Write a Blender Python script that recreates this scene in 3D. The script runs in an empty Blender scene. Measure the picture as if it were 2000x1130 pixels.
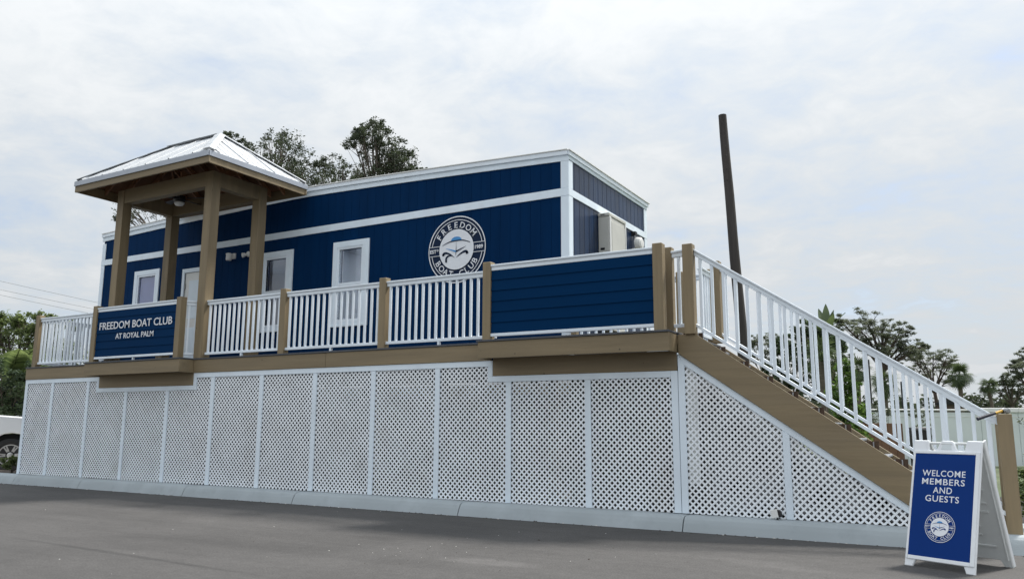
import bpy, bmesh, math, random
from mathutils import Vector, Matrix
R = math.radians
random.seed(7)
SC = bpy.context.scene
COL = SC.collection

# ------------------------------------------------------------------ camera, sky, sun, exposure
CAM = Vector((16.652, -9.844, 1.241))
YAW, PITCH, ROLL = -0.51995, 0.16735, 0.00426
fwd = Vector((math.sin(YAW)*math.cos(PITCH), math.cos(YAW)*math.cos(PITCH), math.sin(PITCH)))
rgt0 = Vector((math.cos(YAW), -math.sin(YAW), 0)); up0 = rgt0.cross(fwd)
rgt = math.cos(ROLL)*rgt0 + math.sin(ROLL)*up0
upv = -math.sin(ROLL)*rgt0 + math.cos(ROLL)*up0
cd = bpy.data.cameras.new('camera'); cam = bpy.data.objects.new('camera', cd); COL.objects.link(cam)
cam.matrix_world = Matrix(((rgt.x, upv.x, -fwd.x, CAM.x), (rgt.y, upv.y, -fwd.y, CAM.y), (rgt.z, upv.z, -fwd.z, CAM.z), (0, 0, 0, 1)))
cd.sensor_width = 36; cd.lens = 1562.36/2000*36; cd.clip_start = .1; cd.clip_end = 3000
SC.camera = cam

SUN_DIR = Vector((.50, 1.0, 1.75)).normalized()          # towards the sun, behind and right of the building
sun_el = math.asin(SUN_DIR.z); sun_az = math.atan2(SUN_DIR.x, SUN_DIR.y)
world = bpy.data.worlds.new('World'); SC.world = world; world.use_nodes = True
N = world.node_tree.nodes; L = world.node_tree.links; N.clear()
def wn(t, **k):
    n = N.new(t)
    for a, b in k.items(): setattr(n, a, b)
    return n
def wmath(op, a, b=None, c=None):
    n = wn('ShaderNodeMath', operation=op)
    for i, v in enumerate((a, b, c)):
        if v is None: continue
        if hasattr(v, 'is_output'): L.new(v, n.inputs[i])
        else: n.inputs[i].default_value = v
    return n.outputs[0]
out = wn('ShaderNodeOutputWorld'); mixs = wn('ShaderNodeMixShader'); bg1 = wn('ShaderNodeBackground'); bg2 = wn('ShaderNodeBackground')
sky = wn('ShaderNodeTexSky', sky_type='NISHITA'); sky.sun_disc = False; sky.sun_elevation = sun_el; sky.sun_rotation = sun_az
sky.air_density = 1.0; sky.dust_density = 1.5
L.new(sky.outputs[0], bg1.inputs[0]); bg1.inputs[1].default_value = .12
tc = wn('ShaderNodeTexCoord'); sep = wn('ShaderNodeSeparateXYZ'); L.new(tc.outputs['Generated'], sep.inputs[0])
zc = wmath('MAXIMUM', sep.outputs[2], 0.0); zd = wmath('ADD', zc, .16)
comb = wn('ShaderNodeCombineXYZ'); L.new(wmath('DIVIDE', sep.outputs[0], zd), comb.inputs[0]); L.new(wmath('DIVIDE', sep.outputs[1], zd), comb.inputs[1])
def wnoise(scale, detail, rough, dist, off):
    m = wn('ShaderNodeMapping'); m.inputs['Location'].default_value = off; L.new(comb.outputs[0], m.inputs[0])
    n = wn('ShaderNodeTexNoise'); L.new(m.outputs[0], n.inputs['Vector'])
    n.inputs['Scale'].default_value = scale; n.inputs['Detail'].default_value = detail; n.inputs['Roughness'].default_value = rough; n.inputs['Distortion'].default_value = dist
    return n.outputs[0]
def wramp(v, stops):
    r = wn('ShaderNodeValToRGB'); L.new(v, r.inputs[0]); e = r.color_ramp.elements
    e[0].position, e[0].color = stops[0]; e[1].position, e[1].color = stops[-1]
    for p, c in stops[1:-1]:
        x = e.new(p); x.color = c
    return r
big = wnoise(.55, 6, .55, .6, (1.3, .4, 0)); mid = wnoise(1.9, 8, .62, .5, (4.1, 2.2, 0)); fine = wnoise(6.5, 7, .62, .5, (.7, 5.2, 0))
dens = wmath('ADD', wmath('ADD', wmath('MULTIPLY', big, .44), wmath('MULTIPLY', mid, .35)), wmath('MULTIPLY', fine, .21))
cr = wramp(dens, [(.38, (.64, .725, .85, 1)), (.46, (.755, .815, .875, 1)), (.50, (.81, .855, .895, 1)), (.56, (.895, .925, .95, 1)), (.63, (.83, .87, .905, 1))])
grad = wmath('ADD', .60, wmath('MULTIPLY', wmath('POWER', zc, 1.7), .78))
vm = wn('ShaderNodeVectorMath', operation='SCALE'); L.new(cr.outputs[0], vm.inputs[0]); L.new(grad, vm.inputs['Scale'])
L.new(vm.outputs[0], bg2.inputs[0]); bg2.inputs[1].default_value = .765
mk = wramp(dens, [(.34, (.62, .62, .62, 1)), (.44, (.90, .90, .90, 1)), (.52, (1, 1, 1, 1))])
L.new(mk.outputs[0], mixs.inputs[0]); L.new(bg1.outputs[0], mixs.inputs[1]); L.new(bg2.outputs[0], mixs.inputs[2]); L.new(mixs.outputs[0], out.inputs[0])

sl = bpy.data.lights.new('sun', 'SUN'); sl.energy = 3.0; sl.angle = R(8); sl.color = (1, .96, .90)
sun = bpy.data.objects.new('sun', sl); COL.objects.link(sun); sun.location = (10, 10, 30)
sun.rotation_euler = (-SUN_DIR).to_track_quat('-Z', 'Y').to_euler()
SC.view_settings.view_transform = 'Standard'; SC.view_settings.look = 'None'
SC.view_settings.exposure = 0.80; SC.view_settings.gamma = 1
SC.view_settings.use_curve_mapping = False
SC.render.engine = 'CYCLES'; SC.cycles.use_denoising = True; SC.cycles.max_bounces = 8; SC.cycles.transparent_max_bounces = 12

# ------------------------------------------------------------------ materials
def new_mat(name):
    m = bpy.data.materials.new(name); m.use_nodes = True
    nt = m.node_tree; b = nt.nodes['Principled BSDF']
    return m, nt, b
def surf(name, col, rough=.6, var=.12, scale=4., stretch=(1, 1, 1), bump=0., bscale=60., metal=0., spec=.5, rnd=.0, dirt=None, dscale=1.2, damt=.5, spots=None):
    """procedural surface: base colour with noise variation, optional per-object variation, stains and fine relief"""
    m, nt, b = new_mat(name); n = nt.nodes; l = nt.links
    t = n.new('ShaderNodeTexCoord'); g = n.new('ShaderNodeNewGeometry')
    mp = n.new('ShaderNodeMapping'); mp.inputs['Scale'].default_value = stretch; l.new(g.outputs['Position'], mp.inputs[0])
    no = n.new('ShaderNodeTexNoise'); no.inputs['Scale'].default_value = scale; no.inputs['Detail'].default_value = 6; no.inputs['Roughness'].default_value = .6
    l.new(mp.outputs[0], no.inputs['Vector'])
    mr = n.new('ShaderNodeMapRange'); mr.inputs[1].default_value = .3; mr.inputs[2].default_value = .7
    mr.inputs[3].default_value = 1-var; mr.inputs[4].default_value = 1+var; l.new(no.outputs[0], mr.inputs[0])
    fac = mr.outputs[0]
    if rnd:
        oi = n.new('ShaderNodeObjectInfo'); r2 = n.new('ShaderNodeMapRange'); r2.inputs[3].default_value = 1-rnd; r2.inputs[4].default_value = 1+rnd
        l.new(oi.outputs['Random'], r2.inputs[0]); mm = n.new('ShaderNodeMath'); mm.operation = 'MULTIPLY'
        l.new(fac, mm.inputs[0]); l.new(r2.outputs[0], mm.inputs[1]); fac = mm.outputs[0]
    vs = n.new('ShaderNodeVectorMath'); vs.operation = 'SCALE'; vs.inputs[0].default_value = col[:3]; l.new(fac, vs.inputs['Scale'])
    colout = vs.outputs[0]
    if dirt:
        d = n.new('ShaderNodeTexNoise'); d.inputs['Scale'].default_value = dscale; d.inputs['Detail'].default_value = 7; d.inputs['Roughness'].default_value = .65
        l.new(mp.outputs[0], d.inputs['Vector'])
        dm = n.new('ShaderNodeMapRange'); dm.inputs[1].default_value = .5; dm.inputs[2].default_value = .72; dm.inputs[4].default_value = damt; l.new(d.outputs[0], dm.inputs[0])
        mx = n.new('ShaderNodeMix'); mx.data_type = 'RGBA'; l.new(dm.outputs[0], mx.inputs[0]); l.new(colout, mx.inputs[6]); mx.inputs[7].default_value = (*dirt, 1)
        colout = mx.outputs[2]
    if spots:
        vo = n.new('ShaderNodeTexVoronoi'); vo.inputs['Scale'].default_value = 3.2; l.new(g.outputs['Position'], vo.inputs['Vector'])
        sm_ = n.new('ShaderNodeMapRange'); sm_.inputs[1].default_value = .028; sm_.inputs[2].default_value = .05; sm_.inputs[3].default_value = .75; sm_.inputs[4].default_value = 0; l.new(vo.outputs['Distance'], sm_.inputs[0])
        m3 = n.new('ShaderNodeMix'); m3.data_type = 'RGBA'; l.new(sm_.outputs[0], m3.inputs[0]); l.new(colout, m3.inputs[6]); m3.inputs[7].default_value = (*spots, 1); colout = m3.outputs[2]
    l.new(colout, b.inputs['Base Color'])
    b.inputs['Roughness'].default_value = rough; b.inputs['Metallic'].default_value = metal; b.inputs['Specular IOR Level'].default_value = spec
    if bump:
        bn = n.new('ShaderNodeTexNoise'); bn.inputs['Scale'].default_value = bscale; bn.inputs['Detail'].default_value = 4; l.new(mp.outputs[0], bn.inputs['Vector'])
        bp = n.new('ShaderNodeBump'); bp.inputs['Strength'].default_value = bump; bp.inputs['Distance'].default_value = .01
        l.new(bn.outputs[0], bp.inputs['Height']); l.new(bp.outputs[0], b.inputs['Normal'])
    return m
M = {}
M['white'] = surf('white_vinyl', (.80, .87, .94), .42, .04, 2.5, dirt=(.62, .64, .66), dscale=2.2, damt=.22)
M['white_trim'] = surf('white_painted_trim', (.77, .86, .94), .5, .05, 3, stretch=(1, 1, .4), dirt=(.60, .62, .64), dscale=1.6, damt=.25, bump=.08, bscale=40)
M['lattice'] = surf('lattice_vinyl', (.89, .93, .97), .45, .07, 2.3, dirt=(.62, .60, .57), dscale=1.4, damt=.38)
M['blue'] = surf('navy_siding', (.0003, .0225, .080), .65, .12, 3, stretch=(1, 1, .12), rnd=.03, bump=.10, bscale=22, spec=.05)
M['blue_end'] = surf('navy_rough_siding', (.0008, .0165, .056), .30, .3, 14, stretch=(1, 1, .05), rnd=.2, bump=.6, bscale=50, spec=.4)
M['blue_flat'] = surf('navy_lap_siding', (.0003, .0265, .088), .65, .07, 3, stretch=(.2, 1, 1), rnd=.03, bump=.08, bscale=30, spec=.05)
M['tan'] = surf('tan_painted_wood', (.240, .183, .106), .6, .17, 9, stretch=(1, 1, .08), rnd=.07, bump=.3, bscale=30, dirt=(.15, .12, .08), dscale=3.0, damt=.4, spots=(.045, .033, .022))
M['tan_h'] = surf('tan_painted_board', (.228, .175, .102), .6, .15, 8, stretch=(.07, 1, 1), rnd=.06, bump=.3, bscale=30, dirt=(.16, .13, .09), dscale=2.5, damt=.35, spots=(.05, .038, .025))
M['decking'] = surf('grey_decking', (.07, .075, .085), .6, .15, 8, stretch=(.1, 1, 1), bump=.2)
M['tread'] = surf('tread_decking', (.30, .31, .33), .6, .15, 8, stretch=(1, .1, 1), bump=.2)
M['dark_riser'] = surf('dark_stained_riser', (.07, .042, .026), .7, .2, 8)
M['raw_wood'] = surf('raw_lumber', (.30, .15, .075), .7, .25, 9, stretch=(1, 1, 1), rnd=.25, bump=.2)
M['shaded_post'] = surf('shade_darkened_post', (.05, .042, .033), .8, .2, 6)  # support posts, colour darkened to deepen the crawl-space shade
M['plywood'] = surf('plywood_sheathing', (.17, .085, .042), .75, .25, 5, stretch=(1, .3, 1), bump=.15)
M['metal_roof'] = surf('galvalume_roof', (.47, .49, .51), .5, .06, 3, metal=.1, spec=.5)
M['drip'] = surf('drip_edge_metal', (.40, .43, .48), .4, .08, 3, metal=.4)
M['roofmem'] = surf('roof_membrane', (.55, .56, .57), .7, .1, 2)
M['dark'] = surf('dark_fixture_and_shade', (.010, .010, .012), .5, .1)  # dark fixtures, and shade put into the colour of the crawl-space boards
M['fixture'] = surf('white_fixture', (.75, .75, .73), .4, .05)
M['ac'] = surf('beige_enamel', (.55, .545, .50), .4, .05, 3)
M['concrete'] = surf('kerb_concrete', (.36, .40, .42), .85, .12, 3, bump=.25, bscale=90, dirt=(.26, .29, .30), dscale=1.5, damt=.55, rnd=.05)
M['pavement'] = surf('pale_concrete', (.55, .54, .52), .85, .12, 2, bump=.2)
M['grass'] = surf('grass_ground', (.06, .085, .03), .9, .35, .8, bump=.5, bscale=20, dirt=(.13, .11, .07), dscale=.4, damt=.7)
M['soil'] = surf('mulch_soil', (.05, .037, .027), .95, .35, 14, bump=.8, bscale=50)
M['shaded_soil'] = surf('shade_darkened_soil', (.016, .014, .012), .95, .3, 10)  # soil under the deck with its shade put into the colour
M['pole'] = surf('weathered_pole', (.05, .043, .04), .85, .35, 10, stretch=(1, 1, .05), bump=.6, bscale=40)
M['bark'] = surf('bark', (.085, .07, .055), .9, .3, 9, stretch=(1, 1, .25), bump=.6, bscale=30)
M['bark_pine'] = surf('pine_bark', (.07, .05, .042), .9, .3, 9, stretch=(1, 1, .25), bump=.6, bscale=30)
M['palm_trunk'] = surf('palm_bark', (.12, .10, .08), .9, .3, 6, stretch=(.3, .3, 3), bump=.6)
M['vinyl_fence'] = surf('grey_white_fence', (.66, .71, .72), .5, .05, 2)
M['fence_cap'] = surf('white_coping', (.80, .80, .80), .5, .05, 2)
M['brown'] = surf('rusty_brown_panel', (.16, .085, .05), .7, .2, 5, rnd=.1, bump=.2)
M['black'] = surf('black_plastic', (.008, .008, .010), .5, .1)
M['sign_blue'] = surf('sign_blue_print', (.003, .034, .185), .6, .03, 3, spec=.12)
M['logo_navy'] = surf('logo_navy', (.004, .016, .048), .6, .03, spec=.2)
M['logo_blue'] = surf('logo_light_blue', (.05, .27, .60), .4, .03)
M['print_white'] = surf('print_white', (.80, .82, .86), .45, .02)
M['sign_plastic'] = surf('sign_white_plastic', (.82, .84, .86), .4, .04, 4, dirt=(.55, .55, .55), dscale=5, damt=.25)
M['sign_back'] = surf('sign_grey_white_plastic', (.72, .74, .73), .45, .05, 4, dirt=(.5, .5, .5), dscale=5, damt=.25)
M['yellow'] = surf('yellow_handle', (.62, .36, .03), .45, .06)
M['navy_grip'] = surf('black_rubber_grip', (.012, .014, .03), .6, .1)
M['steel'] = surf('hammer_steel', (.30, .31, .31), .38, .15, 20, metal=.6)
M['car_paint'] = surf('white_car_paint', (.80, .82, .84), .18, .02, 2)
M['tyre'] = surf('tyre_rubber', (.015, .015, .016), .8, .15, 10)
M['alloy'] = surf('alloy_rim', (.50, .50, .50), .3, .06, 4, metal=.7)
M['carglass'] = surf('car_glass', (.02, .025, .03), .06, .02)
M['lamp_red'] = surf('tail_lamp', (.4, .02, .02), .2, .02)
M['headlamp'] = surf('headlamp', (.6, .62, .64), .1, .02)
M['inner_wall'] = surf('interior_wall', (.62, .65, .70), .7, .04)
M['blind'] = surf('lavender_blind', (.62, .62, .86), .6, .04, 2)
M['wire'] = surf('cable', (.30, .31, .33), .6, .05)
M['house_brown'] = surf('house_brown', (.10, .075, .065), .8, .1)
M['debris'] = surf('pale_debris', (.55, .54, .50), .8, .2)
M['leaf_litter'] = surf('dark_litter', (.05, .04, .03), .9, .2)
M['mesh_patch'] = surf('white_mesh_patch', (.72, .74, .72), .7, .08, 9, dirt=(.5, .52, .5), dscale=9, damt=.5)

def leaf_mat(name, c1, c2, trans=.35, sc=1.4):
    m = bpy.data.materials.new(name); m.use_nodes = True; n = m.node_tree.nodes; l = m.node_tree.links; n.clear()
    o = n.new('ShaderNodeOutputMaterial'); mx = n.new('ShaderNodeMixShader'); d = n.new('ShaderNodeBsdfDiffuse'); t = n.new('ShaderNodeBsdfTranslucent'); gl = n.new('ShaderNodeBsdfGlossy'); m2 = n.new('ShaderNodeMixShader')
    g = n.new('ShaderNodeNewGeometry'); no = n.new('ShaderNodeTexNoise'); no.inputs['Scale'].default_value = sc; no.inputs['Detail'].default_value = 3
    l.new(g.outputs['Position'], no.inputs['Vector'])
    wnz = n.new('ShaderNodeTexWhiteNoise'); l.new(g.outputs['Random Per Island'], wnz.inputs['Vector'])
    ad = n.new('ShaderNodeMath'); ad.operation = 'MULTIPLY_ADD'; l.new(g.outputs['Random Per Island'], ad.inputs[0]); ad.inputs[1].default_value = .5; l.new(no.outputs[0], ad.inputs[2])
    mr = n.new('ShaderNodeMapRange'); mr.inputs[1].default_value = .45; mr.inputs[2].default_value = 1.0; l.new(ad.outputs[0], mr.inputs[0])
    c = n.new('ShaderNodeMix'); c.data_type = 'RGBA'; l.new(mr.outputs[0], c.inputs[0]); c.inputs[6].default_value = (*c1, 1); c.inputs[7].default_value = (*c2, 1)
    l.new(c.outputs[2], d.inputs[0]); l.new(c.outputs[2], t.inputs[0]); mx.inputs[0].default_value = trans
    l.new(d.outputs[0], mx.inputs[1]); l.new(t.outputs[0], mx.inputs[2])
    gl.inputs['Roughness'].default_value = .45; gl.inputs[0].default_value = (.8, .85, .9, 1); m2.inputs[0].default_value = .035
    l.new(mx.outputs[0], m2.inputs[1]); l.new(gl.outputs[0], m2.inputs[2]); l.new(m2.outputs[0], o.inputs[0])
    return m
M['leaf_oak'] = leaf_mat('oak_leaves', (.026, .035, .019), (.085, .105, .052), .38)
M['leaf_dark'] = leaf_mat('dark_leaves', (.03, .05, .024), (.09, .13, .055), .42)
M['leaf_green'] = leaf_mat('green_leaves', (.06, .09, .03), (.25, .31, .11), .55)
M['leaf_bright'] = leaf_mat('bright_leaves', (.05, .10, .02), (.20, .32, .06))
M['leaf_pine'] = leaf_mat('pine_needles', (.075, .088, .06), (.19, .21, .135), .5, .5)
M['leaf_palm'] = leaf_mat('palm_leaves', (.04, .065, .025), (.13, .17, .07), .3, 2)
M['twig_leaf'] = leaf_mat('grey_green_leaves', (.06, .07, .045), (.16, .18, .11))

def glass_mat():
    m = bpy.data.materials.new('window_glass'); m.use_nodes = True; n = m.node_tree.nodes; l = m.node_tree.links; n.clear()
    o = n.new('ShaderNodeOutputMaterial'); mx = n.new('ShaderNodeMixShader'); t = n.new('ShaderNodeBsdfTransparent'); g = n.new('ShaderNodeBsdfGlossy'); f = n.new('ShaderNodeFresnel')
    t.inputs[0].default_value = (.74, .79, .84, 1); g.inputs['Roughness'].default_value = .02; g.inputs[0].default_value = (.9, .93, 1, 1); f.inputs[0].default_value = 1.6
    ma = n.new('ShaderNodeMath'); ma.operation = 'MULTIPLY_ADD'; ma.inputs[1].default_value = 1.1; ma.inputs[2].default_value = .06; l.new(f.outputs[0], ma.inputs[0]); l.new(ma.outputs[0], mx.inputs[0]); l.new(t.outputs[0], mx.inputs[1]); l.new(g.outputs[0], mx.inputs[2]); l.new(mx.outputs[0], o.inputs[0])
    return m
M['glass'] = glass_mat()
def emit_mat(name, col, s):
    m = bpy.data.materials.new(name); m.use_nodes = True; b = m.node_tree.nodes['Principled BSDF']
    b.inputs['Base Color'].default_value = (.8, .8, .8, 1); b.inputs['Emission Color'].default_value = (*col, 1); b.inputs['Emission Strength'].default_value = s
    return m
M['tube_light'] = emit_mat('ceiling_tube_light', (.9, .96, 1), 9)

def asphalt_mat():
    m, nt, b = new_mat('asphalt'); n = nt.nodes; l = nt.links
    g = n.new('ShaderNodeNewGeometry')
    def noise(sc, det, ro, st=(1, 1, 1), dist=0):
        mp = n.new('ShaderNodeMapping'); mp.inputs['Scale'].default_value = st; l.new(g.outputs['Position'], mp.inputs[0])
        x = n.new('ShaderNodeTexNoise'); x.inputs['Scale'].default_value = sc; x.inputs['Detail'].default_value = det; x.inputs['Roughness'].default_value = ro; x.inputs['Distortion'].default_value = dist
        l.new(mp.outputs[0], x.inputs['Vector']); return x.outputs[0]
    def rng(v, a, bb, c, d):
        r = n.new('ShaderNodeMapRange'); l.new(v, r.inputs[0]); r.inputs[1].default_value = a; r.inputs[2].default_value = bb; r.inputs[3].default_value = c; r.inputs[4].default_value = d; return r.outputs[0]
    def mul(a, c):
        x = n.new('ShaderNodeMath'); x.operation = 'MULTIPLY'; l.new(a, x.inputs[0]); l.new(c, x.inputs[1]); return x.outputs[0]
    patch = rng(noise(.35, 5, .6, dist=.6), .3, .7, .80, 1.18)
    streak = rng(noise(1.6, 6, .65, (.25, 1.6, 1)), .35, .7, .90, 1.10)
    grain = mul(rng(noise(55, 5, .8), .35, .65, .62, 1.42), rng(noise(9, 5, .7), .35, .65, .90, 1.10))
    speck = n.new('ShaderNodeTexVoronoi'); speck.inputs['Scale'].default_value = 38; l.new(g.outputs['Position'], speck.inputs['Vector'])
    sp = rng(speck.outputs['Distance'], .05, .11, 1.55, 1.0)
    crk = rng(noise(.45, 3, .5, dist=1.2), .497, .503, 0, 1); c2 = n.new('ShaderNodeMath'); c2.operation = 'PINGPONG'; l.new(crk, c2.inputs[0]); c2.inputs[1].default_value = .5
    ck = rng(c2.outputs[0], 0, .5, 1.0, .86)
    def blob(cx, cy, rx, ry, amt, ang=0):
        mp = n.new('ShaderNodeMapping'); mp.vector_type = 'TEXTURE'; mp.inputs['Location'].default_value = (cx, cy, 0); mp.inputs['Rotation'].default_value = (0, 0, ang); mp.inputs['Scale'].default_value = (rx, ry, 1); l.new(g.outputs['Position'], mp.inputs[0])
        ln = n.new('ShaderNodeVectorMath'); ln.operation = 'LENGTH'; l.new(mp.outputs[0], ln.inputs[0])
        ad = n.new('ShaderNodeMath'); ad.operation = 'MULTIPLY_ADD'; l.new(noise(3.5, 5, .7), ad.inputs[0]); ad.inputs[1].default_value = 1.1; l.new(ln.outputs['Value'], ad.inputs[2])
        return rng(ad.outputs[0], 1.15, 1.65, amt, 1.0)
    stains = mul(mul(blob(12.7, -3.3, .55, .17, 1.28, .1), blob(9.3, -4.75, 2.2, .05, .74, -.05)), mul(blob(14.9, -2.1, .6, .18, 1.16, -.2), blob(6.2, -2.0, .9, .35, 1.18, .2)))
    stains = mul(stains, mul(blob(15.2, -3.0, .25, .2, .78), blob(10.8, -2.6, .35, .12, .84)))
    fac = mul(mul(mul(mul(mul(patch, streak), grain), sp), ck), stains)
    v = n.new('ShaderNodeVectorMath'); v.operation = 'SCALE'; v.inputs[0].default_value = (.070, .067, .065); l.new(fac, v.inputs['Scale']); l.new(v.outputs[0], b.inputs['Base Color'])
    b.inputs['Roughness'].default_value = .82; b.inputs['Specular IOR Level'].default_value = .35
    bp = n.new('ShaderNodeBump'); bp.inputs['Strength'].default_value = .5; bp.inputs['Distance'].default_value = .006; l.new(noise(150, 3, .7), bp.inputs['Height']); l.new(bp.outputs[0], b.inputs['Normal'])
    return m
M['asphalt'] = asphalt_mat()

# ------------------------------------------------------------------ helpers
WLOC = {}
def wl(o): return WLOC.get(o, Vector((0, 0, 0))) if o else Vector((0, 0, 0))
def link(o, parent, wpos):
    COL.objects.link(o)
    if parent: o.parent = parent
    wpos = Vector(wpos); o.location = wpos - wl(parent); WLOC[o] = wpos
    return o
def tag(o, label=None, cat=None, group=None, kind=None):
    if label: o['label'] = label
    if cat: o['category'] = cat
    if group: o['group'] = group
    if kind: o['kind'] = kind
    return o
def thing(name, label, cat, loc=(0, 0, 0), group=None):
    o = bpy.data.objects.new(name, None); o.empty_display_size = .2
    link(o, None, loc); return tag(o, label, cat, group)
def struct(o): o['kind'] = 'structure'; return o
class MB:
    def __init__(s): s.v = []; s.f = []; s.sm = False
    def add(s, vs, fs):
        b = len(s.v); s.v += [tuple(x) for x in vs]; s.f += [tuple(b+i for i in f) for f in fs]; return s
    def box(s, x0, x1, y0, y1, z0, z1):
        return s.add([(x0, y0, z0), (x1, y0, z0), (x1, y1, z0), (x0, y1, z0), (x0, y0, z1), (x1, y0, z1), (x1, y1, z1), (x0, y1, z1)],
                     [(0, 3, 2, 1), (4, 5, 6, 7), (0, 1, 5, 4), (1, 2, 6, 5), (2, 3, 7, 6), (3, 0, 4, 7)])
    def prism(s, pts, vec):
        """polygon (3D points) extruded along vec"""
        n = len(pts); a = [Vector(p) for p in pts]; v = Vector(vec)
        s.add([*a, *[p+v for p in a]], [tuple(range(n))[::-1], tuple(range(n, 2*n))] + [(i, (i+1) % n, n+(i+1) % n, n+i) for i in range(n)]); return s
    def flat(s, pts): return s.add(pts, [tuple(range(len(pts)))])
    def tube(s, path, rad, n=6, cap=True):
        path = [Vector(p) for p in path]; b = len(s.v); k = len(path)
        rad = rad if isinstance(rad, (list, tuple)) else [rad]*k
        ref = Vector((.37, .61, .7)).normalized()
        for i, p in enumerate(path):
            d = (path[min(i+1, k-1)] - path[max(i-1, 0)]).normalized()
            u = d.cross(ref); u = u.normalized() if u.length > 1e-4 else d.orthogonal().normalized(); w = d.cross(u)
            for j in range(n):
                a = 2*math.pi*j/n; s.v.append(tuple(p + rad[i]*(math.cos(a)*u + math.sin(a)*w)))
        for i in range(k-1):
            for j in range(n):
                s.f.append((b+i*n+j, b+i*n+(j+1) % n, b+(i+1)*n+(j+1) % n, b+(i+1)*n+j))
        if cap:
            s.f.append(tuple(b+j for j in range(n))[::-1]); s.f.append(tuple(b+(k-1)*n+j for j in range(n)))
        return s
    def lathe(s, prof, n=24, origin=(0, 0, 0), axis=(0, 0, 1), ref=(1, 0, 0)):
        """prof: list of (radius, height) about axis"""
        o = Vector(origin); a = Vector(axis).normalized(); ref = (0, 0, 1) if abs(Vector(ref).normalized().dot(a)) > .95 else ref; u = (Vector(ref) - a*Vector(ref).dot(a)).normalized(); w = a.cross(u); b = len(s.v)
        for r, h in prof:
            for j in range(n):
                t = 2*math.pi*j/n; s.v.append(tuple(o + a*h + r*(math.cos(t)*u + math.sin(t)*w)))
        for i in range(len(prof)-1):
            for j in range(n): s.f.append((b+i*n+j, b+i*n+(j+1) % n, b+(i+1)*n+(j+1) % n, b+(i+1)*n+j))
        if prof[0][0] > 1e-5: s.f.append(tuple(b+j for j in range(n))[::-1])
        if prof[-1][0] > 1e-5: s.f.append(tuple(b+(len(prof)-1)*n+j for j in range(n)))
        return s
    def mesh(s, name, mat, bevel=0, smooth=None, origin=None):
        xs = [v[0] for v in s.v]; ys = [v[1] for v in s.v]; zs = [v[2] for v in s.v]
        o = Vector(origin) if origin is not None else Vector(((min(xs)+max(xs))/2, (min(ys)+max(ys))/2, min(zs)))
        me = bpy.data.meshes.new(name); me.from_pydata([(v[0]-o.x, v[1]-o.y, v[2]-o.z) for v in s.v], [], s.f); me.update()
        if bevel:
            bm = bmesh.new(); bm.from_mesh(me); bmesh.ops.bevel(bm, geom=[e for e in bm.edges if e.is_manifold and e.calc_face_angle(0) > .4], offset=bevel, segments=1, affect='EDGES', clamp_overlap=True); bm.to_mesh(me); bm.free()
        if mat: me.materials.append(M[mat] if isinstance(mat, str) else mat)
        sm = smooth if smooth is not None else s.sm
        if sm: me.polygons.foreach_set('use_smooth', [True]*len(me.polygons))
        return me, o
    def build(s, name, mat, parent=None, bevel=0, smooth=None, origin=None):
        me, o = s.mesh(name, mat, bevel, smooth, origin)
        return link(bpy.data.objects.new(name, me), parent, o)
BOXC = {}
def boxm(dx, dy, dz, mat, bev):
    k = (round(dx, 4), round(dy, 4), round(dz, 4), mat, bev)
    if k not in BOXC:
        me, _ = MB().box(-dx/2, dx/2, -dy/2, dy/2, -dz/2, dz/2).mesh('board', mat, bevel=bev, origin=(0, 0, 0)); BOXC[k] = me
    return BOXC[k]
def box(name, x0, x1, y0, y1, z0, z1, mat, parent=None, bev=.003):
    """axis-aligned board whose mesh data is shared by equal boards"""
    o = bpy.data.objects.new(name, boxm(x1-x0, y1-y0, z1-z0, mat, bev))
    return link(o, parent, ((x0+x1)/2, (y0+y1)/2, (z0+z1)/2))
def obox(name, c, dims, rot, mat, parent=None, bev=.003):
    o = bpy.data.objects.new(name, boxm(*dims, mat, bev)); link(o, parent, c); o.rotation_euler = rot; return o
def bez(a, b, c, n=6):
    a, b, c = Vector(a), Vector(b), Vector(c)
    return [(1-t)**2*a + 2*t*(1-t)*b + t*t*c for t in [i/(n-1) for i in range(n)]]
def rect_sub(rects, hole):
    hx0, hx1, hz0, hz1 = hole; res = []
    for (x0, x1, z0, z1) in rects:
        if x1 <= hx0 or x0 >= hx1 or z1 <= hz0 or z0 >= hz1: res.append((x0, x1, z0, z1)); continue
        if x0 < hx0: res.append((x0, hx0, z0, z1))
        if x1 > hx1: res.append((hx1, x1, z0, z1))
        a, b = max(x0, hx0), min(x1, hx1)
        if z0 < hz0: res.append((a, b, z0, hz0))
        if z1 > hz1: res.append((a, b, hz1, z1))
    return res
def text_geo(txt, size=1., bold=0., extrude=0., align='LEFT', spacing=1.):
    c = bpy.data.curves.new('t', 'FONT'); c.body = txt; c.size = size; c.offset = bold; c.extrude = extrude; c.align_x = align; c.space_character = spacing; c.resolution_u = 3
    o = bpy.data.objects.new('t', c); COL.objects.link(o)
    dg = bpy.context.evaluated_depsgraph_get(); me = bpy.data.meshes.new_from_object(o.evaluated_get(dg))
    vs = [v.co.copy() for v in me.vertices]; fs = [tuple(p.vertices) for p in me.polygons]
    bpy.data.objects.remove(o); bpy.data.curves.remove(c); bpy.data.meshes.remove(me)
    return vs, fs
def stroke(pts, wid, n=None):
    """2D poly-line with varying width -> outline polygon quads"""
    P = [Vector((x, y)) for x, y in pts]; vs = []; fs = []
    for i, p in enumerate(P):
        d = (P[min(i+1, len(P)-1)] - P[max(i-1, 0)]).normalized(); q = Vector((-d.y, d.x))*wid[i]/2
        vs += [p+q, p-q]
    for i in range(len(P)-1): fs.append((2*i, 2*i+1, 2*i+3, 2*i+2))
    return vs, fs
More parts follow.
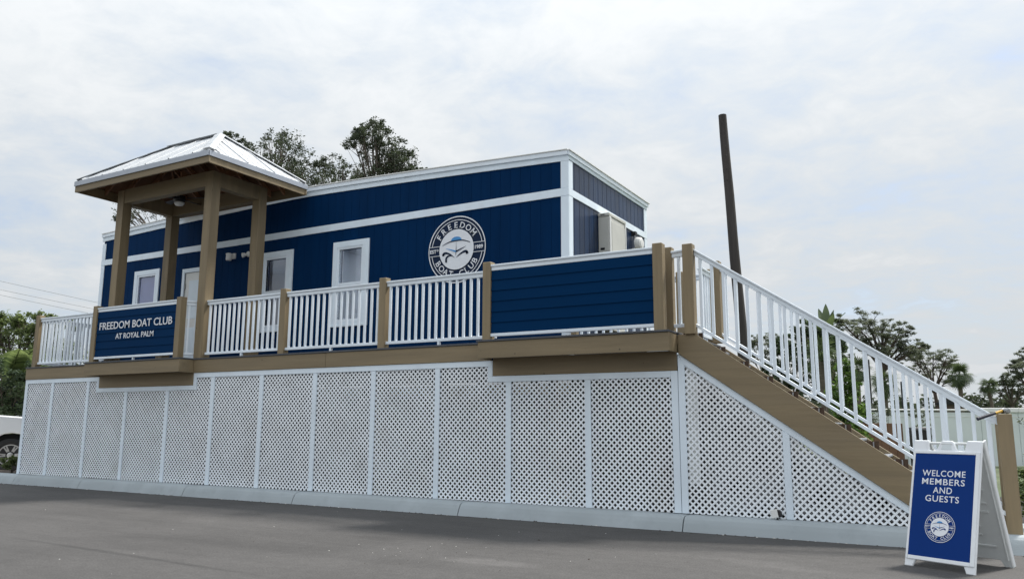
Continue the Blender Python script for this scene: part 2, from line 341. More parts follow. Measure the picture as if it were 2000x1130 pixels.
def spline(pts, n=8):
    out = []; P = [Vector(p) for p in pts]
    for i in range(len(P)-1):
        p0 = P[max(i-1, 0)]; p1 = P[i]; p2 = P[i+1]; p3 = P[min(i+2, len(P)-1)]
        for k in range(n):
            t = k/n; out.append(.5*((2*p1) + (p2-p0)*t + (2*p0-5*p1+4*p2-p3)*t*t + (3*p1-p0-3*p2+p3)*t**3))
    out.append(P[-1]); return out
class Plane2:
    """maps 2D drawing coordinates to a real plane in the scene"""
    def __init__(s, o, ux, uy): s.o = Vector(o); s.ux = Vector(ux).normalized(); s.uy = Vector(uy).normalized(); s.n = s.ux.cross(s.uy)
    def __call__(s, x, y, h=0): return s.o + s.ux*x + s.uy*y + s.n*h
    def geo(s, vs, fs, mat, name, parent, h=0., sc=1., off=(0, 0), depth=0):
        m = MB(); m.add([s(off[0]+v[0]*sc, off[1]+v[1]*sc, h + (v[2] if len(v) > 2 else 0)) for v in vs], fs)
        return m.build(name, mat, parent)
def ring2(r0, r1, n=64):
    vs = []; fs = []
    for i in range(n):
        a = 2*math.pi*i/n; vs += [(r0*math.cos(a), r0*math.sin(a)), (r1*math.cos(a), r1*math.sin(a))]
    for i in range(n):
        j = (i+1) % n; fs.append((2*i, 2*i+1, 2*j+1, 2*j))
    return vs, fs
def disc2(r, n=64): return [(r*math.cos(2*math.pi*i/n), r*math.sin(2*math.pi*i/n)) for i in range(n)], [tuple(range(n))]
LET = {}
def letter(ch, bold):
    if (ch, bold) not in LET:
        vs, fs = text_geo(ch, 1., bold); LET[ch, bold] = (vs, fs)
    return LET[ch, bold]
def emblem(parent, pl, Rr, navy='logo_navy', white='print_white'):
    """round club emblem: rings, centre disc with boat bow and waves, circular lettering"""
    e = .0015*max(1, Rr/.2)
    vs, fs = disc2(1.0); pl.geo(vs, fs, navy, 'emblem_disc', parent, e, Rr)
    for r0, r1 in ((.968, 1.0), (.872, .893)):
        vs, fs = ring2(r0, r1); pl.geo(vs, fs, white, 'emblem_ring', parent, 2*e, Rr)
    # banner strips at the sides
    for sgn in (-1, 1):
        pl.geo([(sgn*.58, -.135), (sgn*.965, -.135), (sgn*.965, .135), (sgn*.58, .135)], [(0, 1, 2, 3) if sgn > 0 else (3, 2, 1, 0)], navy, 'banner', parent, 3*e, Rr)
        for y in (-.14, .14):
            pl.geo([(sgn*.58, y-.008), (sgn*.97, y-.008), (sgn*.97, y+.008), (sgn*.58, y+.008)], [(0, 1, 2, 3) if sgn > 0 else (3, 2, 1, 0)], white, 'banner_line', parent, 4*e, Rr)
    vs, fs = disc2(.6); pl.geo(vs, fs, white, 'centre_disc', parent, 4*e, Rr)
    def put(ch, ang, rad, h, flip):
        vs, fs = letter(ch, .012)
        if not vs: return
        V = []; F = []
        x0 = min(v.x for v in vs); x1 = max(v.x for v in vs); b = len(V); k = h/.72
        # slab serifs widen the foot and head of straight stems
        a = R(ang); c = Vector((math.cos(a), math.sin(a)))*rad
        ua = Vector((math.sin(a), -math.cos(a))) if not flip else Vector((-math.sin(a), math.cos(a)))
        ub = Vector((math.cos(a), math.sin(a))) if not flip else -Vector((math.cos(a), math.sin(a)))
        cap = .72*.5
        for v in vs:
            p = c + ua*((v.x-(x0+x1)/2)*k) + ub*((v.y-cap)*k); V.append((p.x, p.y))
        F.extend(tuple(b+i for i in f) for f in fs)
        if ch in 'FREDMBTAL':
            segs = {'F': [(.0, 0)], 'R': [(0, 0), (.42, 0)], 'E': [(0, 0)], 'D': [(0, 0)], 'M': [(0, 0), (.62, 0), (0, .72), (.62, .72)], 'B': [(0, 0)], 'T': [(.25, 0)], 'A': [(0, 0), (.6, 0)], 'L': [(0, 0), (0, .72)]}[ch]
            for sx, sy in segs:
                b = len(V)
                for dx, dy in ((-.07, -.01), (.19, -.01), (.19, .05), (-.07, .05)):
                    vx = x0+min(sx, max(0, x1-x0-.12))+dx; vy = sy+(dy if sy == 0 else -dy)
                    p = c + ua*((vx-(x0+x1)/2)*k) + ub*((vy-cap)*k); V.append((p.x, p.y))
                F.append((b, b+1, b+2, b+3) if sy == 0 else (b+3, b+2, b+1, b))
        pl.geo(V, F, white, 'emblem_letter', parent, 3*e, Rr)
    for i, ch in enumerate('FREEDOM'): put(ch, 146-18.0*i, .735, .185, False)
    for i, ch in enumerate('BOAT CLUB'):
        if ch != ' ': put(ch, 211+14.75*i, .735, .185, True)
    for txt, x in (('EST', -.80), ('1989', .77)):
        vs, fs = text_geo(txt, .15, .004, 0, 'CENTER'); pl.geo([(v.x, v.y-.05) for v in vs], fs, white, 'banner_lettering', parent, 5*e, Rr, (x*Rr - (.02*Rr if x < 0 else 0), 0))
    vs, fs = text_geo('D', .085, .003, 0, 'CENTER'); pl.geo([(v.x, v.y) for v in vs], fs, white, 'banner_lettering', parent, 5*e, Rr, (-.655*Rr, .0))
    # boat
    n = 16; dome = [(.19*math.cos(math.pi*i/n), .255+.125*math.sin(math.pi*i/n)) for i in range(n+1)]
    pl.geo(dome, [tuple(range(n+1))], 'logo_blue', 'boat_roof', parent, 5*e, Rr)
    sh = [((-.49, .15), (-.25, .235), (0, .257), (.25, .245), (.476, .165)), ((0, .215), (0, .05), (-.003, -.07), (-.012, -.19)),
          ((.357, .065), (.18, .0), (.0, -.065)),
          ((-.46, -.135), (-.42, -.092), (-.33, -.088), (-.2, -.14), (-.05, -.245)), ((-.345, -.345), (-.345, -.25), (-.29, -.19), (-.2, -.172), (-.1, -.205)), ((.385, -.14), (.35, -.092), (.26, -.098), (.13, -.16), (.0, -.245))]
    wd = [(.012, .03, .034, .03, .02), (.004, .012, .024, .004), (.004, .03, .05), (.075, .07, .06, .04, .006), (.06, .062, .055, .035, .006), (.085, .07, .06, .04, .006)]
    V = []; F = []
    for pts, w in zip(sh, wd):
        sp = spline([Vector((x, y, ww)) for (x, y), ww in zip(pts, w)], 6); vs, fs = stroke([(q.x, q.y) for q in sp], [q.z for q in sp]); b = len(V); V += vs; F += [tuple(b+i for i in f) for f in fs]
    F = [f[::-1] for f in F]
    for (cx, cy, cr_) in ((-.45, -.13, .042), (-.345, -.335, .034), (.38, -.135, .046)):
        b = len(V); V += [(cx+cr_*math.cos(2*math.pi*i/10), cy+cr_*math.sin(2*math.pi*i/10)) for i in range(10)]; F.append(tuple(range(b, b+10)))
    pl.geo(V, F, navy, 'boat_and_waves', parent, 5.5*e, Rr)
    sp = spline([Vector((-.37, .055, .004)), Vector((-.18, -.005, .03)), Vector((-.01, -.065, .048))], 6); vs, fs = stroke([(q.x, q.y) for q in sp], [q.z for q in sp])
    pl.geo(vs, [f[::-1] for f in fs], 'logo_blue', 'boat_bow', parent, 6*e, Rr)

# ------------------------------------------------------------------ ground, paving, kerb
struct(MB().flat([(-900, -900, -.03), (900, -900, -.03), (900, 900, -.03), (-900, 900, -.03)]).build('ground', 'grass'))
struct(MB().flat([(-60, -60, 0), (70, -60, 0), (70, -.2, 0), (-60, -.2, 0)]).build('asphalt_lot', 'asphalt'))
struct(MB().flat([(-50, 1.1, .004), (-2.4, 1.1, .004), (-2.4, 9, .004), (-50, 9, .004)]).build('side_pavement', 'pavement'))
struct(MB().box(-50, -1.25, .02, 1.08, -.02, .13).build('planting_bed', 'soil'))
struct(MB().box(-1.2, 17.4, .025, 6.0, -.02, .10).build('soil_under_deck', 'shaded_soil'))
struct(MB().box(17.45, 60, .025, 3.2, -.02, .12).build('planting_bed', 'soil'))
kerb = bpy.data.objects.new('kerb', None); link(kerb, None, (0, 0, 0)); kerb['kind'] = 'structure'
js = [-24.5, -21.4, -18.3, -15.2, -12.1, -9.0, -6.1, -3.4, -.62, 1.58, 4.62, 7.2, 10.33, 13.53, 16.62, 19.7, 22.8, 26]
prof = [(-.315, -.04), (-.305, .0), (-.262, .095), (-.235, .142), (-.205, .166), (-.165, .178), (.018, .180), (.018, -.04)]
for a, b in zip(js[:-1], js[1:]):
    m = MB(); a += .007; b -= .007; K = len(prof); n = 6
    for i in range(n):
        x = a+(b-a)*i/(n-1); w = .012*math.sin(x*.9)+.006*math.sin(x*2.3+1); e = .006 if i in (0, n-1) else 0
        m.v += [(x, y + (w if y < 0 else 0) + (e if y < 0 else 0), z - (e if z > .1 else 0)) for y, z in prof]
    for i in range(n-1):
        for k in range(K): m.f.append((i*K+k, i*K+(k+1) % K, (i+1)*K+(k+1) % K, (i+1)*K+k))
    m.f.append(tuple(range(K))[::-1]); m.f.append(tuple((n-1)*K+k for k in range(K)))
    o = m.build('kerb_stone', 'concrete', kerb)

# ------------------------------------------------------------------ building
BY, BX0, BX1, BY1 = 2.0, -1.855, 10.96, 5.76
def roofz(x): return 5.80 + .20*(1-abs((x-4.9)/(6.76 if x < 4.9 else 6.06))**1.25)       # low crowned parapet line
bld = thing('modular_building', 'long navy modular office with white trim and low flat roof on raised deck', 'building', (4.55, 3.9, 2.1))
opens = [(-.34, .25, 3.26, 4.65), (3.885, 4.45, 3.26, 4.65), (5.905, 6.48, 3.26, 4.66)]
door_hole = (1.30, 2.20, 2.43, 4.61)
wall = MB()
rs = [(BX0+.02, BX1-.02, 2.2, 5.70)]
for h in opens + [door_hole]: rs = rect_sub(rs, h)
for x0, x1, z0, z1 in rs: wall.box(x0, x1, BY+.0095, BY+.10, z0, z1)
wall.box(BX1-.10, BX1-.03, BY+.1, BY1-.03, 2.2, 5.70); wall.box(BX0+.03, BX0+.10, BY+.1, BY1-.03, 2.2, 5.70); wall.box(BX0+.03, BX1-.03, BY1-.1, BY1-.03, 2.2, 5.70)
wl_o = wall.build('wall', 'blue', bld)
# front siding planks (8 inch grooves), upper and lower band
def top_piece(x0, x1, z0): return MB().prism([(x0, BY, z0), (x1, BY, z0), (x1, BY, roofz(x1)-.06), (x0, BY, roofz(x0)-.06)], (0, .009, 0))
x = BX0+.10; W = .2032
while x < BX1-.12:
    x1 = min(x+W-.0035, BX1-.11)
    for (a, b, z0, z1) in [r for r in (lambda q: q)(__import__('functools').reduce(rect_sub, opens+[door_hole], [(x, x1, 2.3, 5.09)]))]:
        box('siding_plank', a, b, BY, BY+.009, z0, z1, 'blue', bld, .0015)
    top_piece(x, x1, 5.18).build('siding_plank', 'blue', bld, bevel=.0015)
    x += W
# end wall planks
y = BY+.05
while y < BY1-.1:
    y1 = min(y+.2032-.010, BY1-.1)
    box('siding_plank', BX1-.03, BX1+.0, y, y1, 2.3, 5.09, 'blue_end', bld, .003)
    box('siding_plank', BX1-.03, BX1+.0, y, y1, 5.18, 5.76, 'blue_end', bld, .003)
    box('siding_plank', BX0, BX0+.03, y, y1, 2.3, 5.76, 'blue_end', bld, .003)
    y += .2032
# white corner boards, belt band, parapet fascia
def wb(name, *a, parent=bld, bev=.004): return box(name, *a, 'white_trim', parent, bev)
wb('belt_band', BX0-.005, BX1+.02, BY-.022, BY-.001, 5.072, 5.212)
wb('belt_band', BX1+.001, BX1+.022, BY, BY1, 5.078, 5.206)
wb('corner_board', BX1-.13, BX1+.018, BY-.020, BY-.001, 2.3, 5.070); wb('corner_board', BX1-.13, BX1+.018, BY-.020, BY-.001, 5.214, 5.70)
wb('corner_board', BX1+.001, BX1+.020, BY, BY+.15, 2.3, 5.076); wb('corner_board', BX1+.001, BX1+.020, BY, BY+.15, 5.208, 5.70)
wb('corner_board', BX1+.001, BX1+.020, BY1-.15, BY1, 2.3, 5.076); wb('corner_board', BX1+.001, BX1+.020, BY1-.15, BY1, 5.208, 5.70)
wb('corner_board', BX0, BX0+.13, BY-.020, BY-.001, 2.3, 5.070); wb('corner_board', BX0, BX0+.13, BY-.020, BY-.001, 5.214, 5.62)
def fascia(name, dz0, dz1, y0, y1, mat):
    m = MB(); n = 25; xs = [BX0-.02+(BX1+.04-BX0)*i/(n-1) for i in range(n)]
    for xx in xs:
        z = roofz(xx); m.v += [(xx, y0, z+dz0), (xx, y1, z+dz0), (xx, y1, z+dz1), (xx, y0, z+dz1)]
    for i in range(n-1):
        for k in range(4): m.f.append((4*i+k, 4*i+(k+1) % 4, 4*i+4+(k+1) % 4, 4*i+4+k))
    m.f += [(3, 2, 1, 0), tuple(4*(n-1)+k for k in range(4))]
    return m.build(name, mat, bld, bevel=.003)
fascia('parapet_fascia', -.115, .022, BY-.024, BY+.0, 'white_trim')
fascia('gutter', -.015, .062, BY-.055, BY-.026, 'white')
fascia('roof_edge', .064, .085, BY-.07, BY+.05, 'fixture')
wb('parapet_fascia', BX1+.001, BX1+.024, BY-.02, BY1+.02, 5.712, 5.80)
box('gutter', BX1+.026, BX1+.05, BY-.05, BY1+.05, 5.775, 5.85, 'white', bld)
box('roof_edge', BX1-.05, BX1+.07, BY-.06, BY1+.08, 5.852, 5.872, 'fixture', bld)
rf = MB(); n = 15
for i in range(n):
    xx = BX0+.02+(BX1-BX0-.04)*i/(n-1); rf.v += [(xx, BY+.02, roofz(xx)+.03), (xx, BY1, roofz(xx)+.03)]
for i in range(n-1): rf.f.append((2*i, 2*i+2, 2*i+3, 2*i+1))
rf.build('roof', 'roofmem', bld)
MB().box(BX0+.05, BX1-.05, BY+.12, BY1-.12, 2.16, 2.42).build('floor_frame', 'dark', bld)
# interior seen through the panes
inn = MB()
inn.box(BX0+.12, BX1-.12, 4.4, 4.45, 2.43, 5.0).box(BX0+.12, BX1-.12, BY+.12, 4.4, 4.95, 5.0).box(BX0+.12, BX1-.12, BY+.12, 4.4, 2.425, 2.45)
inn.box(4.95, 5.0, BY+.15, 4.4, 2.45, 4.95).box(7.4, 7.45, BY+.15, 4.4, 2.45, 4.95)
inn.build('interior_wall', 'inner_wall', bld)
for cx in (4.1, 6.3, 8.8):
    for k in range(3): box('ceiling_tube', cx-.5, cx+.5, 3.0+.16*k, 3.07+.16*k, 4.93, 4.949, 'tube_light', bld)
# windows
def window(x0, x1, z0, z1, op, blind=False):
    w = MB()
    ox0, ox1, oz0, oz1 = op
    for r in rect_sub([(x0, x1, z0, z1)], (ox0-.045, ox1+.045, oz0-.045, oz1+.045)): w.box(r[0], r[1], BY-.026, BY-.001, r[2], r[3])
    wo = w.build('window', 'white_trim', bld)
    f = MB()
    for r in rect_sub([(ox0-.045, ox1+.045, oz0-.045, oz1+.045)], op): f.box(r[0], r[1], BY-.012, BY+.06, r[2], r[3])
    zm = oz0 + (oz1-oz0)*.5
    f.box(ox0, ox1, BY+.0, BY+.05, zm-.028, zm+.028)
    f.build('frame', 'white', wo)
    for yy_, za_, zb2 in ((BY+.022, zm+.028, oz1), (BY+.042, oz0, zm-.028)):
        MB().flat([(ox0, yy_, za_), (ox1, yy_, za_), (ox1, yy_, zb2), (ox0, yy_, zb2)]).build('pane', 'glass', wo)
    box('sill', x0-.01, x1+.01, BY-.045, BY-.027, z0-.0, z0+.035, 'white_trim', wo)
    if blind: box('blind', ox0, ox1, BY+.052, BY+.056, oz0, oz1, 'blind', wo, 0)
window(-.50, .41, 3.11, 4.80, opens[0], True); window(3.73, 4.655, 3.11, 4.81, opens[1]); window(5.755, 6.675, 3.11, 4.82, opens[2])
# door
d = MB()
for r in rect_sub([(1.22, 2.275, 2.43, 4.70)], door_hole): d.box(r[0], r[1], BY-.022, BY-.001, r[2], r[3])
do = d.build('door_frame', 'white_trim', bld)
dl = box('door', 1.305, 2.195, BY+.008, BY+.05, 2.44, 4.605, 'fixture', bld)
for z0, z1 in ((2.62, 3.35), (3.55, 4.42)): box('door_panel', 1.45, 2.05, BY+.000, BY+.0075, z0, z1, 'white_trim', dl)
for z in (2.7, 3.5, 4.3): box('hinge', 1.300, 1.335, BY-.010, BY+.005, z-.06, z+.06, 'steel', dl)
MB().tube([(2.1, BY-.03, 3.42), (2.1, BY+.01, 3.42)], .03, 10).tube([(2.1, BY-.035, 3.42), (2.0, BY-.035, 3.42)], .011, 8).build('handle', 'steel', dl)
# emblem on the wall
em = thing('club_emblem', 'large round navy and white boat club emblem on the blue wall', 'emblem', (8.715, BY-.004, 4.375))
emblem(em, Plane2((8.715, BY-.004, 4.375), (1, 0, 0), (0, 0, 1)), .622, navy='logo_navy')
# wall lights
wl1 = thing('wall_light', 'white jar-shaped wall light above the door, facing the porch', 'wall light', (2.87, BY, 4.78))
MB().box(2.83, 2.93, BY-.03, BY-.001, 4.78, 4.90).build('mount', 'fixture', wl1)
MB().lathe([(.055, 0), (.062, .02), (.06, .12), (.066, .13), (.066, .15), (.04, .165)], 16, (2.82, BY-.10, 4.735)).build('shade', 'fixture', wl1, smooth=False)
MB().tube([(2.85, BY-.05, 4.86), (2.82, BY-.10, 4.87)], .02, 8).build('arm', 'fixture', wl1)
wl2 = thing('wall_light', 'small round white floodlight half behind the rear gazebo post', 'wall light', (3.33, BY, 4.80))
MB().lathe([(.06, 0), (.06, .03), (.03, .035)], 16, (3.33, BY-.001, 4.84), (0, -1, 0)).build('mount', 'fixture', wl2)
MB().lathe([(.02, 0), (.045, .05), (.055, .09), (.05, .1)], 14, (3.30, BY-.035, 4.83), (-.5, -1, -.3)).build('lamp_head', 'fixture', wl2)
# wall-hung heat pump on the end wall
AY0, AY1, AX1 = 3.24, 4.03, BX1+.22
ac = thing('air_conditioner', 'tall beige wall-hung air conditioner cabinet on the end wall', 'air conditioner', ((BX1+AX1)/2, (AY0+AY1)/2, 2.9))
box('cabinet', BX1+.003, AX1, AY0, AY1, 2.9, 4.98, 'ac', ac, .012)
box('top_cover', BX1+.003, AX1+.012, AY0-.012, AY1+.012, 4.983, 5.045, 'ac', ac, .01)
box('service_panel', AX1+.001, AX1+.014, AY0+.10, AY1-.06, 3.1, 4.90, 'ac', ac, .006)
box('edge_post', AX1+.001, AX1+.018, AY0+.003, AY0+.07, 2.92, 4.975, 'fixture', ac, .004); box('edge_post', AX1+.001, AX1+.018, AY1-.04, AY1-.003, 2.92, 4.975, 'fixture', ac, .004)
box('vent_slot', BX1+.05, BX1+.13, AY0-.006, AY0-.001, 4.36, 4.40, 'black', ac, 0); box('vent_slot', BX1+.06, BX1+.14, AY0-.018, AY0-.0125, 5.005, 5.018, 'black', ac, 0)
mt = thing('electric_meter', 'round white electric meter with conduit on the end wall', 'meter', (BX1, 5.02, 4.6))
MB().box(BX1+.001, BX1+.08, 4.88, 5.14, 4.45, 4.72).build('base_box', 'ac', mt, bevel=.01)
MB().lathe([(.135, 0), (.135, .05), (.125, .10), (.09, .125), (.0, .13)], 24, (BX1+.06, 5.03, 4.83), (1, 0, 0)).build('meter_cover', 'fixture', mt, smooth=False)
MB().tube([(BX1+.05, 4.95, 4.90), (BX1+.05, 4.95, 5.05)], .025, 8).build('conduit', 'steel', mt)
box('junction_box', BX1+.002, BX1+.09, 4.90, 5.0, 4.99, 5.065, 'dark', mt)

# ------------------------------------------------------------------ raised deck
DZ = 2.41; DX0, DX1 = -1.0, 13.46
deck = thing('raised_deck', 'long raised timber deck with tan fascia boards and two bump-outs', 'deck', (6.2, 1.0, .1))
ny = 13; bw = (1.97+.06)/ny
for i in range(ny): box('deck_board', DX0-.01, DX1+.005, -.06+i*bw, -.06+(i+1)*bw-.005, DZ-.026, DZ, 'decking', deck, .003)
B1 = (1.555, 4.36); B2 = (10.67, 13.455)
for (a, b) in (B1, B2):
    for k in range(2): box('deck_board', a-.02, b+.004, -.375+k*.155, -.375+k*.155+.15, DZ-.0265, DZ-.0005, 'decking', deck, .003)
tb = lambda name, *a: box(name, *a, 'tan_h', deck, .004)
xs = [DX0, B1[0]]
tb('fascia_board', DX0, B1[0]-.001, -.045, -.016, 2.148, DZ-.028)
tb('fascia_board', B1[1]+.001, 7.55, -.045, -.016, 2.148, DZ-.028); tb('fascia_board', 7.554, B2[0]-.001, -.045, -.016, 2.148, DZ-.028)
for (a, b) in (B1, B2):
    tb('bump_out_fascia', a, b, -.358, -.328, 2.150, DZ-.029)
    tb('bump_out_side', a+.001, a+.03, -.327, -.017, 2.150, DZ-.029); tb('bump_out_side', b-.030, b-.001, -.327, -.017, 2.150, DZ-.029)
    tb('soffit_board', a+.031, b-.031, -.327, -.017, 2.18, 2.20)
    tb('drop_board', a+.02 if a < 5 else a+.05, b+.005 if b < 5 else b-.02, -.028, -.005, 1.925, 2.178)
tb('end_fascia', DX0, DX0+.03, -.014, 1.97, 2.148, DZ-.028); tb('end_fascia', DX1-.03, DX1, -.014, 1.97, 2.148, DZ-.028)
for i in range(7):
    for yy in (.25, 1.75, 3.2, 5.4):
        if yy > 2 and i > 5: continue
        xx = -.7+i*2.3
        box('support_post', xx-.07, xx+.07, yy-.07, yy+.07, .08, 2.15, 'shaded_post', deck, .004)
tb('rear_beam', BX0+.1, DX1-.2, 5.5, 5.6, 1.9, 2.14)
# dark board added at the back so the crawl space reads as shade
MB().box(-1.0, 11.0, 5.70, 5.74, .08, 2.15).build('rear_shade_board', 'dark', deck)

# ------------------------------------------------------------------ lattice skirt
skirt = thing('lattice_skirt', 'white diagonal lattice skirting with vertical battens under the deck', 'lattice', (6.2, -.01, .18))
sskirt = thing('lattice_skirt', 'white lattice triangle closing the side of the staircase', 'lattice', (14.7, -.01, .18))
def clip(poly, a, b, c):
    """keep a*x+b*z<=c"""
    out_ = []
    for i in range(len(poly)):
        p, q = poly[i], poly[(i+1) % len(poly)]; dp = a*p[0]+b*p[1]-c; dq = a*q[0]+b*q[1]-c
        if dp <= 0: out_.append(p)
        if (dp < 0 < dq) or (dq < 0 < dp):
            t = dp/(dp-dq); out_.append((p[0]+t*(q[0]-p[0]), p[1]+t*(q[1]-p[1])))
    return out_
PIT = .0785; SW = .0228
def lattice(poly_list, parent, jitter, ydep=0):
    m = MB()
    for poly in poly_list:
        cx = sum(p[0] for p in poly)/len(poly); cz = sum(p[1] for p in poly)/len(poly)
        for s, yl in ((1, -.0105), (-1, -.0068)):
            k0 = int(min(p[0]-s*p[1] for p in poly)/PIT)-2; k1 = int(max(p[0]-s*p[1] for p in poly)/PIT)+2
            for k in range(k0, k1):
                c = k*PIT+jitter*s+random.uniform(-.0016, .0016); h = SW/math.sqrt(2)*random.uniform(.96, 1.05); tw = random.uniform(-.0012, .0012)
                x0 = -5; q = [(c-h+s*(-1), -1), (c+h+s*(-1), -1), (c+h+s*4+tw*3, 4), (c-h+s*4+tw*3, 4)]
                for i in range(len(poly)):
                    p, r = poly[i], poly[(i+1) % len(poly)]; nx, nz = (r[1]-p[1]), -(r[0]-p[0])
                    q = clip(q, nx, nz, nx*p[0]+nz*p[1])
                    if len(q) < 3: break
                if len(q) >= 3: m.prism([(a, yl+(ydep or 0)+random.uniform(-.0004, .0004), b) for a, b in q], (0, .0034, 0))
    o = m.build('lattice_panel', 'lattice', parent); o['kind'] = 'stuff'; return o
LB = .183
edges = [-.955] + [i*1.22 for i in range(11)] + [13.40]
TOP, LOW = 2.11, 1.875
for i in range(len(edges)-1):
    a, b = edges[i], edges[i+1]; cuts = sorted([a, b]+[c for c in (1.53, 4.41, 10.68) if a < c < b]); polys = []
    for u, v in zip(cuts[:-1], cuts[1:]):
        md = (u+v)/2; t = LOW if (1.53 < md < 4.41 or md > 10.68) else TOP
        polys.append([(u, LB), (v, LB), (v, t), (u, t)])
    lattice(polys, skirt, random.uniform(0, PIT))
sb = lambda par, *a: box('trim_board', *a, 'white_trim', par, .003)
def top_at(x): return 1.838 if (1.5 < x < 4.43 or x > 10.65) else 2.058
sb(skirt, -.995, -.905, -.030, -.012, LB, 2.146)
for i in range(11): sb(skirt, i*1.22-.043, i*1.22+.043, -.030, -.012, LB, top_at(i*1.22)-.001)
sb(skirt, 13.352, 13.440, -.030, -.012, LB, 1.922)
sb(skirt, -.904, 1.572, -.031, -.012, 2.060, 2.146); sb(skirt, 4.368, 10.718, -.031, -.012, 2.060, 2.146)
sb(skirt, 1.492, 4.448, -.031, -.012, 1.840, 1.922); sb(skirt, 10.640, 13.351, -.031, -.012, 1.840, 1.922)
sb(skirt, 1.492, 1.572, -.031, -.012, 1.923, 2.059); sb(skirt, 4.368, 4.448, -.031, -.012, 1.923, 2.059); sb(skirt, 10.640, 10.718, -.031, -.012, 1.923, 2.059)
# dark board added at the left return so the lattice holes look shaded
MB().box(-.985, -.965, .02, 5.69, .08, 2.14).build('end_shade_board', 'dark', deck)
# stair side lattice
SL = -.690
def zb(x): return 2.137+SL*(x-13.457)            # lower edge of stringer
lattice([[(13.50, LB), (14.72, LB), (14.72, zb(14.72)-.05), (13.50, zb(13.50)-.05)]], sskirt, .02)
lattice([[(14.72, LB), (16.18, LB), (14.72, zb(14.72)-.05)]], sskirt, .05)
def trim_poly(pts, par): return MB().prism([(a, -.030, b) for a, b in pts], (0, .018, 0)).build('trim_board', 'white_trim', par, bevel=.003)
trim_poly([(13.447, LB), (13.53, LB), (13.53, zb(13.53)-.096), (13.447, zb(13.447)-.006)], sskirt)
trim_poly([(13.531, zb(13.531)-.098), (16.20, zb(16.20)-.098), (16.33, zb(16.33)-.005), (13.45, zb(13.45)-.004)], sskirt)
trim_poly([(14.68, LB), (14.76, LB), (14.76, zb(14.76)-.1), (14.68, zb(14.68)-.1)], sskirt)
MB().prism([(13.535, .012, LB+.35), (13.685, .012, LB+.35), (13.685, .012, zb(13.685)-.13), (13.535, .012, zb(13.535)-.09)], (0, .004, 0)).build('backing_strip', 'mesh_patch', sskirt)

rskirt = thing('lattice_skirt', 'white lattice on the hidden far side of the staircase', 'lattice', (14.7, 1.2, .18))
lattice([[(13.50, .1), (16.30, .1), (13.50, zb(13.50)-.03)]], rskirt, .03, 1.22)
MB().prism([(13.45, 1.24, .08), (16.3, 1.24, .08), (14.6, 1.24, .95), (13.45, 1.24, 1.75)], (0, .015, 0)).build('backing_board', 'dark', rskirt)  # added dark board, stands in for shade behind the stair lattice
MB().box(13.40, 13.42, .1, 1.95, .08, 2.14).build('end_shade_board', 'dark', deck); MB().box(11.0, 13.39, 1.95, 1.97, .08, 2.14).build('rear_shade_board', 'dark', deck)  # added dark boards that keep the space behind the lattice shaded

# ------------------------------------------------------------------ railings
def post(par, x, y, z0, z1, w=.13, mat='tan'):
    o = box('post', x-w/2, x+w/2, y-w/2, y+w/2, z0, z1, mat, par, .006); return o
PROF = [(-.045, 0), (.045, 0), (.045, -.022), (.034, -.034), (.026, -.036), (.026, -.085), (-.026, -.085), (-.026, -.036), (-.034, -.034), (-.045, -.022)]
def rail_run(par, p, q, ztop0, ztop1, h=.955, sp=.125, balusters=True, foot=True, bsz=.036):
    """top rail with cap profile, bottom rail and square balusters between two points"""
    p = Vector((*p, ztop0)); q = Vector((*q, ztop1)); d = q-p; dh = Vector((d.x, d.y, 0)); Lh = dh.length; u = dh.normalized(); w = Vector((-u.y, u.x, 0))
    pts = [p + w*a + Vector((0, 0, b)) for a, b in PROF]
    MB().prism(pts, d).build('top_rail', 'white', par, bevel=.004)
    zo = -h
    MB().prism([p + w*a + Vector((0, 0, zo+b)) for a, b in ((-.022, -.045), (.022, -.045), (.022, -.004), (.016, 0), (-.016, 0), (-.022, -.004))], d).build('bottom_rail', 'white', par, bevel=.002)
    if balusters:
        nb = max(1, round(Lh/sp)); yaw = math.atan2(u.y, u.x); sl = (ztop1-ztop0)/Lh
        for i in range(nb):
            t = (i+.5)/nb if nb > 2 else (i+.5)/nb
            c = p + d*t
            obox('baluster', (c.x, c.y, c.z-.08-(h-.08)/2), (bsz, bsz, h-.078), (0, 0, yaw), 'white', par, .004)
    if foot and Lh > 1.2:
        c = p+d*.5; box('foot_block', c.x-.02, c.x+.02, c.y-.02, c.y+.02, DZ, c.z-h-.046, 'white', par, .002)
RT = 3.475; PT = 3.535; RY = .06
rail = thing('deck_railing', 'white balustrade with tan posts along the front of the deck', 'railing', (5, RY, DZ))
for xx in (-.83, 6.475, 8.645): post(rail, xx, RY, DZ, PT)
rail_run(rail, (-.765, RY), (1.70, RY), RT, RT); rail_run(rail, (4.53, RY), (6.41, RY), RT, RT); rail_run(rail, (6.54, RY), (8.58, RY), RT, RT); rail_run(rail, (8.71, RY), (10.72, RY), RT, RT)
post(rail, 13.335, RY+.02, DZ, PT, .11)
rail_run(rail, (13.392, RY), (13.565, RY-.04), RT, RT, sp=.14)
rail_run(rail, (4.15, -.135), (4.30, RY), RT, RT, sp=.16)
lrail = thing('deck_railing', 'white balustrade across the far left end of the deck', 'railing', (-.83, 1, DZ))
post(lrail, -.83, 1.90, DZ, PT); rail_run(lrail, (-.83, RY+.07), (-.83, 1.83), RT, RT)
frail = thing('deck_railing', 'white balustrade with tan posts at the back of the deck beside the stair head', 'railing', (12.4, 1.85, DZ))
for (xx, yy) in ((11.15, 1.80), (12.93, 1.80), (13.39, 1.80)): post(frail, xx, yy, DZ, PT, .11)
